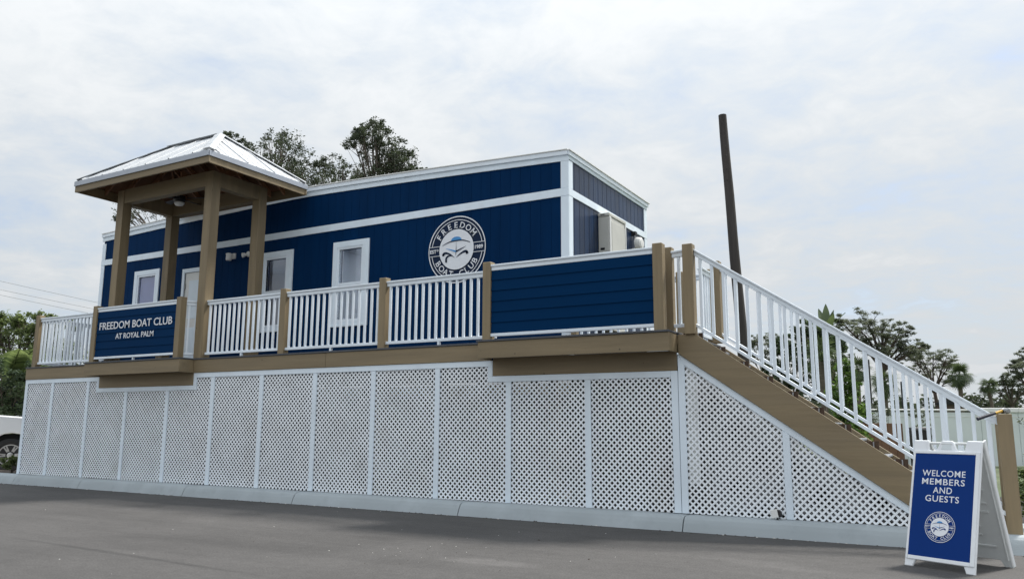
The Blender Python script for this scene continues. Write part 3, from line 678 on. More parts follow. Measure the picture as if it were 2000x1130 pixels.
rail_run(frail, (11.21, 1.80), (12.87, 1.80), RT, RT); rail_run(frail, (12.99, 1.80), (13.33, 1.80), RT, RT); rail_run(frail, (13.39, 1.74), (13.39, 1.28), RT, RT)
# sign panel and plain panel on the bump-outs
def clad_panel(name, label, cat, xa, xb, zt, zbm, yf):
    t = thing(name, label, cat, ((xa+xb)/2, yf, DZ))
    post(t, xa-.075, yf+.02, DZ, PT); post(t, xb+.075, yf+.02, DZ, PT)
    n = 6; hgt = (zt-zbm)/n
    me = None
    for i in range(n):
        z0 = zbm+i*hgt
        o = bpy.data.objects.new('siding_plank', me) if me else None
        if not me:
            m = MB().prism([(xa-.008, yf-.022, z0-.008), (xa-.008, yf+.0, z0-.008), (xa-.008, yf+.0, z0+hgt-.002), (xa-.008, yf-.010, z0+hgt-.002)], (xb-xa+.016, 0, 0))
            me, org = m.mesh('siding_plank', 'blue_flat', .0015); o = bpy.data.objects.new('siding_plank', me); base = org
        link(o, t, base+Vector((0, 0, i*hgt)))
    box('backing_board', xa-.008, xb+.008, yf+.002, yf+.02, zbm-.01, zt, 'blue_flat', t, 0)
    c = MB().prism([(xa-.01, yf+a+.005, RT+.015+b) for a, b in PROF], (xb-xa+.02, 0, 0)); c.build('top_rail', 'white', t, bevel=.004)
    box('bottom_rail', xa-.01, xb+.01, yf-.030, yf+.03, zbm-.052, zbm-.010, 'white', t, .003)
    mx = (xa+xb)/2; box('foot_block', mx-.02, mx+.02, yf-.015, yf+.025, DZ, zbm-.053, 'white', t, .002)
    return t
YP = -.235
sp1 = clad_panel('sign_panel', 'navy clad railing panel lettered FREEDOM BOAT CLUB AT ROYAL PALM', 'sign', 1.70, 4.055, 3.432, 2.525, YP)
sp2 = clad_panel('railing_panel', 'plain navy lap-sided railing panel beside the stair head', 'railing panel', 10.83, 13.225, 3.425, 2.515, YP)
def line_text(txt, x0, x1, z, hgt, parent, yy, bold, mat='print_white', extrude=.006):
    vs, fs = text_geo(txt, 1., bold, 0); w0 = min(v.x for v in vs); w1 = max(v.x for v in vs); h0 = min(v.y for v in vs); h1 = max(v.y for v in vs)
    kx = (x1-x0)/(w1-w0); kz = hgt/(h1-h0); m = MB(); n = len(vs)
    m.add([(x0+(v.x-w0)*kx, yy, z+(v.y-h0)*kz) for v in vs], fs); m.add([(x0+(v.x-w0)*kx, yy+extrude, z+(v.y-h0)*kz) for v in vs], [f[::-1] for f in fs])
    return m.build('lettering', mat, parent)
line_text('FREEDOM BOAT CLUB', 1.79, 3.96, 3.043, .145, sp1, YP-.029, .007)
line_text('AT ROYAL PALM', 2.32, 3.45, 2.845, .105, sp1, YP-.029, .007)

# ------------------------------------------------------------------ stairs
st = thing('staircase', 'straight tan timber staircase from the deck down to the lot', 'staircase', (15.2, .6, .1))
NR = 12; RISE = (DZ-.16)/NR; RUN = .2775; X0 = DX1+.02
def zs(x): return 2.352+(-.668)*(x-13.718)
for yy, dz in ((-.058, 0), (1.15, .05)):
    MB().prism([(13.468, yy, zb(13.468)+.002), (16.40, yy, .102), (16.90-dz*1.4, yy, .102), (16.90-dz*1.4, yy, .150), (13.70, yy, 2.367-dz), (13.468, yy, 2.372-dz)], (0, .045, 0)).build('stringer', 'tan_h', st, bevel=.004)
box('stringer', 13.5, 13.52, .0, 1.14, 1.9, 2.38, 'raw_wood', st)
for i in range(1, NR):
    z = DZ-i*RISE; xa = X0+(i-1)*RUN
    box('tread', xa+.03, xa+RUN+.045, -.006, 1.145, z-.028, z, 'tread', st, .006)
    box('riser', xa+.005, xa+.022, -.004, 1.143, z+.002, z+RISE-.03, 'dark_riser', st, .002)
    box('side_closer', xa+.03, xa+RUN+.004, .035, .05, z+.001, z+RISE*.9, 'dark_riser', st, 0)
    for k in range(3): box('cleat', xa+.07+k*.075, xa+.082+k*.075, .012, .033, z+.001, z+RISE*.85, 'tread', st, 0)
box('riser', X0+(NR-1)*RUN+.005, X0+(NR-1)*RUN+.022, -.004, 1.143, .10, .17+RISE-.03, 'tan', st, .002)
srail = thing('stair_railing', 'white sloping balustrade with tan newel posts on the near side of the stairs', 'railing', (15.2, -.04, .1))
post(srail, 13.635, -.035, 2.37, 3.525, .132)
post(srail, 16.915, -.01, .10, 1.375, .136)
rail_run(srail, (13.70, .0), (16.848, .0), 3.462, 1.345, h=.955, sp=.143, foot=False)
srail2 = thing('stair_railing', 'white sloping balustrade on the far side of the stairs', 'railing', (15.2, 1.2, .1))
post(srail2, 13.635, 1.215, 2.37, 3.525, .132); post(srail2, 16.915, 1.215, .10, 1.375, .136)
rail_run(srail2, (13.70, 1.2), (16.848, 1.2), 3.462, 1.345, h=.955, sp=.143, foot=False)
# landing slab at the foot of the stairs
struct(MB().box(16.99, 18.6, .03, 1.6, -.02, .125).build('landing_slab', 'concrete', bevel=.01))

# ------------------------------------------------------------------ gazebo porch
GX0, GX1, GY0, GY1 = 1.765, 4.425, RY, 1.22; EX0, EX1, EY0, EY1 = 1.10, 5.10, -.63, 1.85; EZ = 6.085; RZ = 6.985
gz = thing('porch_gazebo', 'tan timber porch gazebo with white ribbed metal hip roof over the door', 'gazebo', (3.1, .61, DZ))
PW = .20
for xx in (GX0, GX1):
    for yy in (GY0, GY1): post(gz, xx, yy, DZ, 5.955, PW)
tb2 = lambda name, *a, mat='tan_h': box(name, *a, mat, gz, .005)
bz0, bz1 = 5.675, 5.965
for yy in (GY0, GY1): tb2('beam', GX0+PW/2+.001, GX1-PW/2-.001, yy-.085, yy+.085, bz0, bz1)
for xx in (GX0, GX1): box('beam', xx-.085, xx+.085, GY0+PW/2+.001, GY1-PW/2-.001, bz0, bz1, 'tan', gz, .005)
half = (EY1-EY0)/2; YM = (EY0+EY1)/2; RX0, RX1 = EX0+half, EX1-half
A = Vector((EX0, EY0, EZ)); B = Vector((EX1, EY0, EZ)); C = Vector((EX1, EY1, EZ)); D = Vector((EX0, EY1, EZ)); P = Vector((RX0, YM, RZ)); Q = Vector((RX1, YM, RZ))
slopes = [(A, B, Q, P), (B, C, Q), (C, D, P, Q), (D, A, P)]
for s in slopes:
    nrm = (s[1]-s[0]).cross(s[-1]-s[0]).normalized()
    ro = MB().prism([p for p in s], -nrm*.012).build('roof_panel', 'metal_roof', gz)
    MB().prism([p - nrm*.016 for p in s], -nrm*.016).build('sheathing', 'plywood', gz)
    e0, e1 = s[0], s[1]; ed = (e1-e0); Le = ed.length; eu = ed.normalized(); sd = nrm.cross(eu); k = int(Le/.23)
    for i in range(1, k+1):
        t = Le*i/(k+1); base = e0+eu*t
        lim = min(t, Le-t)                        # hips at 45 degrees in plan
        ln = min(lim, half)*math.sqrt(half**2+(RZ-EZ)**2)/half
        if ln < .15: continue
        big_ = i % 3 == 1
        w, h = (.022, .020) if big_ else (.012, .008)
        a = base + sd*.01; b = base + sd*(ln-.03)
        MB().prism([a-eu*w+nrm*.001, a-eu*w*.5+nrm*h, a+eu*w*.5+nrm*h, a+eu*w+nrm*.001], b-a).build('seam', 'metal_roof', ro)
        if big_:
            sc_ = MB()
            for q in [.08+.3*j for j in range(8)]:
                if q < ln-.08: c = base + sd*q + eu*.04; sc_.lathe([(.009, 0), (.006, .006)], 6, c+nrm*.001, nrm, eu)
            if sc_.v: sc_.build('screw', 'drip', ro)
def cap(a, b):
    a = Vector(a); b = Vector(b); d = (b-a).normalized(); n0 = int((b-a).length/.55)+1
    sdv = d.cross(Vector((0, 0, 1))).normalized(); un = sdv.cross(d)
    for i in range(n0):
        p = a.lerp(b, i/n0); q = a.lerp(b, (i+1.06)/n0 if i < n0-1 else 1)
        l_ = .020+.003*(i % 2)
        MB().prism([p+un*l_*1.4+un*.012, p+sdv*.10+un*(-.018+l_), p+sdv*.10+un*(-.026+l_), p-sdv*.10+un*(-.026+l_), p-sdv*.10+un*(-.018+l_)], q-p).build('hip_cap', 'metal_roof', gz)
for a, b in ((A, P), (B, Q), (C, Q), (D, P)): cap(a+(b-a).normalized()*.05, b)
cap(P, Q)
for (x0, x1, y0, y1) in ((EX0, EX1, EY0-.012, EY0+.012), (EX0, EX1, EY1-.012, EY1+.012), (EX0-.012, EX0+.012, EY0+.0125, EY1-.0125), (EX1-.012, EX1+.012, EY0+.0125, EY1-.0125)):
    box('drip_edge', x0, x1, y0, y1, EZ-.105, EZ-.006, 'drip', gz, .003)
    i_ = .014
    bx0, bx1, by0, by1 = (x0+(.02 if x1-x0 < .1 else i_), x1-(.02 if x1-x0 < .1 else i_), y0, y1)
for (x0, x1, y0, y1) in ((EX0+.0, EX1-.0, EY0+.0135, EY0+.05), (EX0, EX1, EY1-.05, EY1-.0135)): box('fascia_board', x0, x1, y0, y1, EZ-.225, EZ-.03, 'tan_h', gz, .003)
for (x0, x1, y0, y1) in ((EX0+.0135, EX0+.05, EY0+.051, EY1-.051), (EX1-.05, EX1-.0135, EY0+.051, EY1-.051)): box('fascia_board', x0, x1, y0, y1, EZ-.225, EZ-.03, 'tan', gz, .003)
# rafters
pitch = math.atan2(RZ-EZ, half)
def rafter(a, b, w=.038, h=.13):
    a = Vector(a); b = Vector(b); d = b-a; s_ = Vector((d.y, -d.x, 0)).normalized()*w/2
    MB().prism([a-s_-Vector((0, 0, .05)), a+s_-Vector((0, 0, .05)), a+s_-Vector((0, 0, .05+h)), a-s_-Vector((0, 0, .05+h))], d).build('rafter', 'raw_wood', gz)
xx = EX0+.2
while xx < EX1-.1:
    ln = min(xx-EX0, EX1-xx, half)
    for y0, sg in ((EY0+.055, 1), (EY1-.055, -1)): rafter((xx, y0, EZ+.055*math.tan(pitch)), (xx, (EY0+ln) if sg > 0 else (EY1-ln), EZ+ln*math.tan(pitch)))
    xx += .4
yy = EY0+.24
while yy < EY1-.1:
    ln = min(yy-EY0, EY1-yy, half)
    for x0, sg in ((EX0+.055, 1), (EX1-.055, -1)): rafter((x0, yy, EZ+.055*math.tan(pitch)), ((EX0+ln) if sg > 0 else (EX1-ln), yy, EZ+ln*math.tan(pitch)))
    yy += .4
for a, b in ((A, P), (B, Q), (C, Q), (D, P)): rafter(a+(b-a)*.04, b, .045, .16)
box('collar_tie', GX0, GX1, YM-.019, YM+.019, 6.05, 6.19, 'raw_wood', gz); box('collar_tie', 3.45, 3.49, GY0, GY1, 5.98, 6.12, 'raw_wood', gz)
fan = thing('ceiling_fan', 'dark ceiling fan with white glass bowl under the gazebo roof', 'ceiling fan', (2.75, YM, 5.75))
MB().tube([(2.75, YM, 6.05), (2.75, YM, 5.86)], .018, 8).build('down_rod', 'dark', fan)
MB().lathe([(.04, .14), (.11, .12), (.12, .04), (.08, 0)], 20, (2.75, YM, 5.74)).build('motor', 'dark', fan)
MB().lathe([(.0, 0), (.07, .015), (.10, .05), (.105, .08)], 20, (2.75, YM, 5.65)).build('glass_bowl', 'fixture', fan, smooth=True)
for k in range(5):
    a = 2*math.pi*k/5+.4; u = Vector((math.cos(a), math.sin(a), 0)); w = Vector((-u.y, u.x, .18)).normalized(); c = Vector((2.75, YM, 5.81))
    MB().prism([c+u*.12-w*.03, c+u*.55-w*.07, c+u*.58, c+u*.55+w*.07, c+u*.12+w*.03], (0, 0, .006)).build('blade', 'dark', fan)

# ------------------------------------------------------------------ A-frame sign
FL = Vector((15.985, -1.470, 0)); FR = Vector((16.545, -1.747, 0)); ux = (FR-FL).normalized(); nb_ = Vector((-ux.y, ux.x, 0)); SWD = (FR-FL).length; SPD = .70; HT = 1.115
af = thing('sandwich_board', 'blue and white A-frame sign reading WELCOME MEMBERS AND GUESTS on the asphalt', 'sign', (FL+FR)/2 + nb_*SPD/2)
upf = (nb_*SPD/2*.94 + Vector((0, 0, HT))).normalized(); Lp = HT/upf.z
pf = Plane2(FL, ux, upf)              # front face, normal towards the viewer
def pan(rects, h0, h1, name, mat, parent, plane=pf, bev=.005):
    m = MB()
    for (a, b, c, d_) in rects: m.prism([plane(a, c, h0), plane(b, c, h0), plane(b, d_, h0), plane(a, d_, h0)], plane.n*(h1-h0))
    return m.build(name, mat, parent, bevel=bev)
w = SWD; s = Lp
def polyp(pts, h0, h1, name, mat, parent, plane=pf, bev=.006):
    return MB().prism([plane(a, b, h0) for a, b in pts], plane.n*(h1-h0)).build(name, mat, parent, bevel=bev)
fr = polyp([(0, 0), (.075, 0), (.085, .028), (.10, .062), (w-.10, .062), (w-.085, .028), (w-.075, 0), (w, 0), (w, s), (w-.135, s), (w-.150, s-.085), (w-.17, s-.095), (w/2+.105, s-.095), (w/2+.085, s-.07), (w/2+.06, s-.012), (w/2+.045, s), (w/2-.045, s), (w/2-.06, s-.012), (w/2-.085, s-.07), (w/2-.105, s-.095), (.17, s-.095), (.15, s-.085), (.135, s), (0, s)], -.028, -.002, 'front_panel', 'sign_plastic', af)
polyp([(w/2-.055, s-.035), (w/2+.055, s-.035), (w/2+.04, s-.022), (w/2-.04, s-.022)], -.001, .0015, 'handle_hole', 'sign_back', af, bev=0)
polyp([(w/2-.05, s-.085), (w/2+.05, s-.085), (w/2+.036, s-.04), (w/2-.036, s-.04)], -.001, .001, 'handle_hole', 'vinyl_fence', af, bev=0)
pan([(.012, .028, .066, s-.1), (w-.045, w-.008, .066, s-.1), (.03, w-.046, .064, .098), (.03, w-.046, s-.128, s-.1)], -.0015, .008, 'frame_rim', 'sign_plastic', af, bev=.003)
face = pan([(.0285, w-.0455, .0985, s-.1285)], -.0015, .003, 'poster', 'sign_blue', af, bev=0)
pc = (.0285+w-.0455)/2
def ptext(txt, cx, y0, hgt, wid, bold):
    vs, fs = text_geo(txt, 1., bold, 0., 'LEFT', 1.10); a0 = min(v.x for v in vs); a1 = max(v.x for v in vs); b0 = min(v.y for v in vs); b1 = max(v.y for v in vs)
    kx = wid/(a1-a0); ky = hgt/(b1-b0)
    m = MB(); m.add([pf(cx+(v.x-(a0+a1)/2)*kx, y0+(v.y-b0)*ky, .0042) for v in vs], fs); return m.build('lettering', 'print_white', af)
for i, (t, wd_) in enumerate((('WELCOME', .392), ('MEMBERS', .388), ('AND', .172), ('GUESTS', .305))): ptext(t, pc, s-.338-i*.077, .057, wd_, .0075)
for hx in (.05, w-.05):
    for hy in (.085, s-.112): pass
pe = Plane2(pf(pc, .370, .0045), ux, upf)
emblem(af, pe, .136, navy='sign_blue')
# rear leaf with moulded ribs
upr = (-nb_*SPD/2*.94 + Vector((0, 0, HT))).normalized(); pr = Plane2(FL+nb_*SPD, ux, upr)       # normal points inwards/front
polyp([(0, 0), (.075, 0), (.10, .062), (w-.10, .062), (w-.075, 0), (w, 0), (w, s), (w-.135, s), (w-.155, s-.095), (.155, s-.095), (.135, s), (0, s)], .0, .02, 'rear_panel', 'sign_back', af, plane=pr)
for hy in (.18, .28, .36, .50, .58, .70, .78): pan([(.05, w-.10 if int(hy*100) % 4 else w-.2, hy, hy+.022)], .0205, .030, 'moulded_rib', 'sign_back', af, plane=pr, bev=.004)
for hx in (.02, w-.035): pan([(hx, hx+.015, .07, s-.1)], .0205, .034, 'moulded_rib', 'sign_back', af, plane=pr, bev=.004)
pan([(w-.018, w-.002, .0, s)], -.035, .0, 'edge_flange', 'sign_plastic', af, plane=pr, bev=.003)
MB().tube([pf(.03, s-.02, -.03), pf(w-.03, s-.02, -.03)], .012, 8).build('hinge_pin', 'sign_back', af)

# ------------------------------------------------------------------ hammer on the bottom newel
hm = thing('sledge_hammer', 'short sledge hammer with yellow and black handle lying on the bottom newel post', 'hammer', (16.9, -.02, 1.376))
hd = Vector((-.80, -.60, 0)).normalized(); hc = Vector((16.925, -.01, 1.405)); hs = Vector((-hd.y, hd.x, 0))
MB().lathe([(.020, -.055), (.028, -.05), (.028, -.02), (.023, -.012), (.023, .012), (.028, .02), (.028, .05), (.020, .055)], 8, hc, hs).build('head', 'steel', hm)
MB().tube([hc-hd*.035, hc+hd*.03], .018, 8).build('collar', 'black', hm)
MB().tube([hc+hd*.03, hc+hd*.11-Vector((0, 0, .024))], [.014, .013], 10).build('handle', 'yellow', hm)
MB().tube([hc+hd*.11-Vector((0, 0, .024)), hc+hd*.20-Vector((0, 0, .050)), hc+hd*.30-Vector((0, 0, .080)), hc+hd*.315-Vector((0, 0, .084))], [.014, .016, .017, .019], 10).build('grip', 'navy_grip', hm)

# ------------------------------------------------------------------ utility pole stub, wires
up_ = thing('utility_pole', 'tall bare dark wooden pole leaning slightly behind the stairs', 'pole', (11.93, 10, 0))
n = 18; pth = []; rd = []
for i in range(n):
    t = i/(n-1); z = -.03+9.22*t; pth.append((11.97-.40*t+.006*math.sin(i*1.1), 10+.006*math.sin(i*.8+1), z)); rd.append((.155-.052*t)*(1+.01*math.sin(i*2.1)))
MB().tube(pth, rd, 14).build('pole_shaft', 'pole', up_, smooth=False)
for z in (8.3, 8.05, 7.7, 7.4): MB().tube([(11.66, 9.88, z), (11.64, 9.84, z)], .010, 6).build('bolt', 'pole', up_)
wp = []
for (lab, bx, by) in (('grey utility pole carrying the cables left of the site', -52, 18.5), ('grey utility pole carrying the cables, hidden behind the building', -25, 35.2)):
    pl_ = thing('utility_pole', lab, 'pole', (bx, by, 0)); MB().tube([(bx, by, -.03), (bx, by, 14.0 if bx < -40 else 7.6)], [.16, .11], 10).build('pole_shaft', 'pole', pl_); wp.append(pl_)
for i, (za, zb_) in enumerate(((13.28, 6.73), (12.54, 6.45), (12.15, 6.05))):
    a = Vector((-52, 18.5, za)); b = Vector((-25, 35.2, zb_)); m_ = (a+b)/2 - Vector((0, 0, .35))
    tag(MB().tube(bez(a, m_, b, 14), .016, 4).build('overhead_cable', 'wire'), ('topmost', 'middle', 'lowest')[i] + ' of the three thin cables crossing the sky at left', 'cable', 'overhead cables')

# ------------------------------------------------------------------ trees and plants
def leafcloud(m, c, r, n, size, rng, squash=.8, needle=False, shell=.45):
    for _ in range(n):
        d_ = Vector((rng.gauss(0, 1), rng.gauss(0, 1), rng.gauss(0, 1))).normalized(); rr = r*(shell+(1-shell)*rng.random())*(.75+.5*rng.random())
        p = c + Vector((d_.x*rr, d_.y*rr, d_.z*rr*squash))
        u = Vector((rng.gauss(0, 1), rng.gauss(0, 1), rng.gauss(0, .6))).normalized(); v = u.orthogonal().normalized(); v = (Matrix.Rotation(rng.random()*6.28, 3, u) @ v)
        a = size*(.6+.8*rng.random()); b = a*(.16 if needle else .42)
        bnd = u.cross(v)*a*.18
        m.add([p-u*a*.5, p-v*b*.5+bnd*.5, p+u*a*.5, p+v*b*.5+bnd*.5], [(0, 1, 2, 3)])
def tree(name, label, cat, base, clumps, mat, bark='bark', seed=1, size=.13, dens=1., r0=.16, fork=.5, needle=False, squash=.85, group=None, twigs=5, depth=1.2, sub=4, shell=.45, grow=1.):
    rng = random.Random(seed); base = Vector(base)
    t = thing(name, label, cat, base, group)
    cs = [(Vector((x, y+rng.uniform(-depth, depth)*1.0, z)), r*grow) for x, y, z, r in clumps]
    cen = sum((c for c, r in cs), Vector())/len(cs); zmin = min(c.z-r for c, r in cs)
    fk = Vector((base.x*.45+cen.x*.55, base.y*.5+cen.y*.5, base.z + (zmin-base.z)*fork + (cen.z-base.z)*(1-fork)*.55))
    wood = MB(); crown = MB()
    wood.tube(bez(base - Vector((0, 0, .05)), (base*.4+fk*.6)+Vector((rng.uniform(-.3, .3)*r0*4, 0, 0)), fk, 7), [r0*1.25, r0*1.02, r0*.95, r0*.9, r0*.86, r0*.8, r0*.75], 9)
    top = max(c.z for c, r in cs)
    for c, r in cs:
        hgt = fk.lerp(c, .25+.2*rng.random()); ctrl = Vector((fk.x*.55+c.x*.45, fk.y*.55+c.y*.45, fk.z*.35+c.z*.65 - .1*r))
        br = r0*.42*min(1.3, (r/.4)**.5)
        path = bez(fk - Vector((0, 0, .1)), ctrl + Vector((rng.uniform(-.2, .2), rng.uniform(-.2, .2), 0)), c, 7)
        wood.tube(path, [br*(1-.75*i/6) for i in range(7)], 6)
        for k in range(twigs+3):
            d_ = Vector((rng.gauss(0, 1), rng.gauss(0, 1), rng.gauss(.2, .7))).normalized()*r*rng.uniform(.8, 1.25); s_ = path[rng.choice((3, 4, 5))]
            e_ = c+d_; wood.tube(bez(s_, (s_+e_)/2+Vector((0, 0, .1*r)), e_, 4), [br*.28, br*.2, br*.14, br*.05], 4, False)
            leafcloud(crown, e_, r*.36, int(30*dens), size, rng, squash, needle, .05)
        for k in range(sub+2):
            d_ = Vector((rng.gauss(0, 1), rng.gauss(0, 1), rng.gauss(0, .8))).normalized()*r*rng.uniform(.3, .9)
            leafcloud(crown, c+d_, r*.55, int(36*dens), size, rng, squash, needle, .1)
    wood.build('trunk', bark, t, smooth=True); crown.build('crown', mat, t)
    return t
oA = [(-7.89, 11.0, 12.34, 0.18), (-7.4, 11.0, 11.98, 0.2), (-6.74, 11.0, 11.55, 0.36), (-5.81, 11.0, 11.97, 0.31), (-5.51, 11.0, 11.55, 0.49), (-4.77, 11.0, 11.12, 0.48), (-4.28, 11.0, 10.74, 0.42), (-5.03, 11.0, 10.36, 0.54), (-6.28, 11.0, 10.96, 0.43), (-3.86, 11.0, 10.18, 0.47), (-7.51, 11.0, 10.64, 0.6), (-4.6, 11, 9.7, .5), (-6.1, 11, 9.9, .5)]
oA2 = [(-8.71, 11.0, 11.03, 0.51), (-10.18, 11.0, 10.61, 0.58), (-11.56, 11.0, 10.26, 0.59), (-13.0, 11.0, 9.9, 0.48), (-13.58, 11.0, 9.71, 0.26), (-8.91, 11.0, 10.01, 0.51), (-12.2, 11, 9.6, .5), (-10.6, 11, 9.7, .6), (-7.8, 11, 9.6, .55), (-9.4, 11, 9.4, .55)]
oB = [(-5.09, 12.5, 11.31, 0.28), (-4.42, 12.5, 11.1, 0.36), (-4.0, 12.5, 10.62, 0.43), (-3.36, 12.5, 10.72, 0.31), (-3.09, 12.5, 10.28, 0.43), (-4.37, 12.5, 10.26, 0.49), (-3.58, 12.5, 9.95, 0.49), (-2.45, 12.5, 9.98, 0.38), (-5.15, 12.5, 10.07, 0.5), (-2.6, 12.5, 9.5, .5), (-4.1, 12.5, 9.5, .5), (-1.9, 12.5, 9.6, .4), (-5.8, 12.5, 9.9, .5), (-5.3, 12.5, 10.6, .4), (-1.5, 12.5, 9.2, .4), (-3.2, 12.5, 9.3, .5), (-6.2, 12.5, 10.5, .4), (-4.8, 12.5, 9.2, .5)]
oC = [(-0.96, 10.0, 10.96, 0.21), (-0.41, 10.0, 11.11, 0.28), (0.15, 10.0, 10.83, 0.24), (-0.71, 10.0, 10.5, 0.22), (-0.16, 10.0, 10.58, 0.2), (0.6, 10.0, 10.27, 0.34), (0.93, 10.0, 9.95, 0.27), (0.3, 10.0, 9.88, 0.41), (1.26, 10.0, 9.58, 0.27), (0.68, 10.0, 9.38, 0.44), (-0.0, 10.0, 9.4, 0.41), (-0.54, 10.0, 9.22, 0.34), (1.64, 10.0, 9.31, 0.15), (1.44, 10.0, 9.0, 0.23), (0.44, 10.0, 8.98, 0.37), (1.88, 10.0, 9.28, 0.08), (.9, 10, 8.7, .4), (-.2, 10, 8.8, .4), (1.1, 10, 9.1, .35), (.2, 10, 10.3, .3), (-.8, 10, 8.9, .35), (1.6, 10, 8.7, .3), (.75, 10, 9.75, .35)]
OG = None
tree('oak_tree', 'sparse oak crown rising right beside the gazebo roof', 'tree', (-5.6, 11, 0), oA, 'leaf_oak', seed=3, size=.095, dens=1.2, grow=1.45, r0=.17, depth=.7)
tree('oak_tree', 'oak crown seen low between the gazebo posts above the roof', 'tree', (-10.4, 11, 0), oA2, 'leaf_oak', seed=4, size=.095, dens=1.6, grow=1.5, r0=.18, depth=.8)
tree('oak_tree', 'dense rounded oak crown in the middle behind the blue building', 'tree', (-3.6, 12.5, 0), oB, 'leaf_oak', seed=5, size=.095, dens=1.7, grow=1.45, r0=.18, depth=.8)
tree('oak_tree', 'tallest airy oak crown standing right of the others behind the building', 'tree', (.1, 10, 0), oC, 'leaf_oak', seed=6, size=.085, dens=1.6, grow=1.45, r0=.14, depth=.5, twigs=6)
L1 = [(-18.72, 8.81, 5.25, 0.48), (-18.13, 9.1, 5.40, 0.40), (-17.89, 9.34, 5.21, 0.54), (-18.69, 8.99, 4.67, 0.65), (-17.37, 9.52, 5.45, 0.34), (-17.77, 9.56, 4.46, 0.54), (-18.88, 8.65, 5.4, 0.33), (-18.3, 9, 3.9, .7), (-17.5, 9.3, 3.7, .6), (-19.6, 8.6, 5.0, .7), (-19.4, 8.6, 4.0, .7)]
L1b = [(-17.23, 9.72, 5.21, 0.35), (-17.02, 10.01, 4.36, 0.48), (-16.48, 10.15, 5.22, 0.22), (-16.37, 10.42, 4.14, 0.39), (-16.01, 10.66, 3.93, 0.44), (-16.92, 9.83, 5.54, 0.2), (-16.6, 10, 3.5, .5), (-15.6, 10.8, 3.4, .4)]
L2 = [(-11.67, 5.21, 2.68, 0.52), (-11.2, 5.45, 2.86, 0.38), (-11.41, 5.46, 2.17, 0.55), (-11.81, 5.3, 1.83, 0.52), (-11.23, 5.67, 1.66, 0.35), (-10.95, 5.69, 2.35, 0.35), (-11.6, 5.4, 1.2, .5), (-12.2, 5.2, 2.3, .5), (-11.1, 5.7, 1.1, .4), (-12.3, 5.1, 1.4, .5)]
tree('broadleaf_tree', 'feathery green tree at the left edge behind the white truck', 'tree', (-18.4, 9, 0), L1, 'leaf_green', seed=11, size=.15, dens=1.9, grow=1.3, r0=.14, depth=.6)
tree('broadleaf_tree', 'thin light green tree seen through the left deck railing', 'tree', (-16.6, 10.2, 0), L1b, 'leaf_green', seed=12, size=.13, dens=1.2, grow=1.25, r0=.1, depth=.6)
tree('shrub', 'large dark green bush just above the white truck hood', 'shrub', (-11.5, 5.4, 0), L2, 'leaf_dark', seed=13, size=.12, dens=2.0, r0=.08, depth=.4)
rgB = [(-2.06, .45, .36, .13), (-1.95, .42, .42, .10), (-2.15, .5, .40, .10), (-1.85, .5, .33, .09), (-2.25, .5, .30, .10)]
tree('shrub', 'low clipped bush at the kerb by the left corner of the lattice', 'shrub', (-2.05, .45, .13), rgB, 'leaf_green', seed=14, size=.045, dens=1.4, r0=.02, depth=.08)
R1 = [(8.61, 56.55, 8.74, 0.87), (9.86, 57.15, 9.34, 0.99), (9.45, 57.07, 8.55, 0.87), (10.85, 57.83, 8.75, 0.87), (11.32, 58.21, 8.17, 0.79), (10.25, 57.68, 7.77, 1.0), (11.61, 58.5, 7.51, 1.11), (12.48, 58.97, 7.67, 0.79), (12.07, 58.9, 6.8, 0.8), (11.04, 58.31, 6.8, 0.8), (13.1, 59.49, 6.81, 0.56), (9.69, 57.47, 7.18, 0.7), (12.4, 58.71, 8.76, 0.56), (8.13, 56.18, 9.21, 0.4), (13.49, 59.6, 7.4, 0.4)]
R2 = [(12.74, 74.34, 7.51, 0.76), (13.8, 74.9, 7.75, 0.86), (14.82, 75.53, 7.52, 0.76), (13.29, 74.84, 6.56, 0.8), (14.53, 75.57, 6.47, 0.8), (15.19, 75.86, 6.95, 0.67), (12.59, 74.62, 5.61, 0.7), (14.65, 75.85, 5.39, 0.6), (11.83, 74.01, 6.55, 0.7), (12.11, 73.98, 7.5, 0.6)]
R6 = [(19.86, 61.13, 6.28, 0.46), (20.55, 61.45, 6.66, 0.54), (19.46, 61.06, 5.45, 0.54), (20.3, 61.51, 5.6, 0.69), (19.58, 61.23, 4.96, 0.46), (20.76, 61.87, 5.15, 0.77), (21.4, 62, 6.4, .8)]
R5 = [(19.62, 84.51, 5.53, 0.72), (18.67, 84.1, 4.82, 0.72), (20.3, 84.87, 5.69, 0.82), (20.66, 85.27, 4.68, 0.82), (19.19, 84.23, 5.68, 0.61), (19.99, 84.89, 4.68, 0.72), (21.35, 85.61, 4.94, 0.82)]
R7 = [(6.38, 35.95, 5.95, 0.35), (6.89, 36.21, 6.1, 0.35), (5.99, 35.75, 5.81, 0.26), (6.59, 36.17, 5.39, 0.46), (7.24, 36.48, 5.76, 0.29), (6.0, 35.9, 5.0, .35), (7.0, 36.3, 4.9, .4)]
tree('pine_tree', 'biggest flat-topped pine above the stair rail', 'tree', (10.6, 58, 0), R1, 'leaf_pine', 'bark_pine', seed=21, size=.34, dens=1.35, grow=1.0, r0=.26, needle=True, squash=.38, depth=1.5, fork=.7, twigs=6)
tree('pine_tree', 'rounded open pine right of the biggest pine', 'tree', (13.6, 75, 0), R2, 'leaf_pine', 'bark_pine', seed=22, size=.34, dens=1.0, grow=1.0, r0=.2, needle=True, squash=.42, depth=1.5, fork=.6, twigs=6)
tree('pine_tree', 'pine cut off by the right edge of the picture', 'tree', (20.6, 61.5, 0), R6, 'leaf_pine', 'bark_pine', seed=23, size=.32, dens=1.1, grow=1.0, r0=.18, needle=True, squash=.42, depth=1.0)
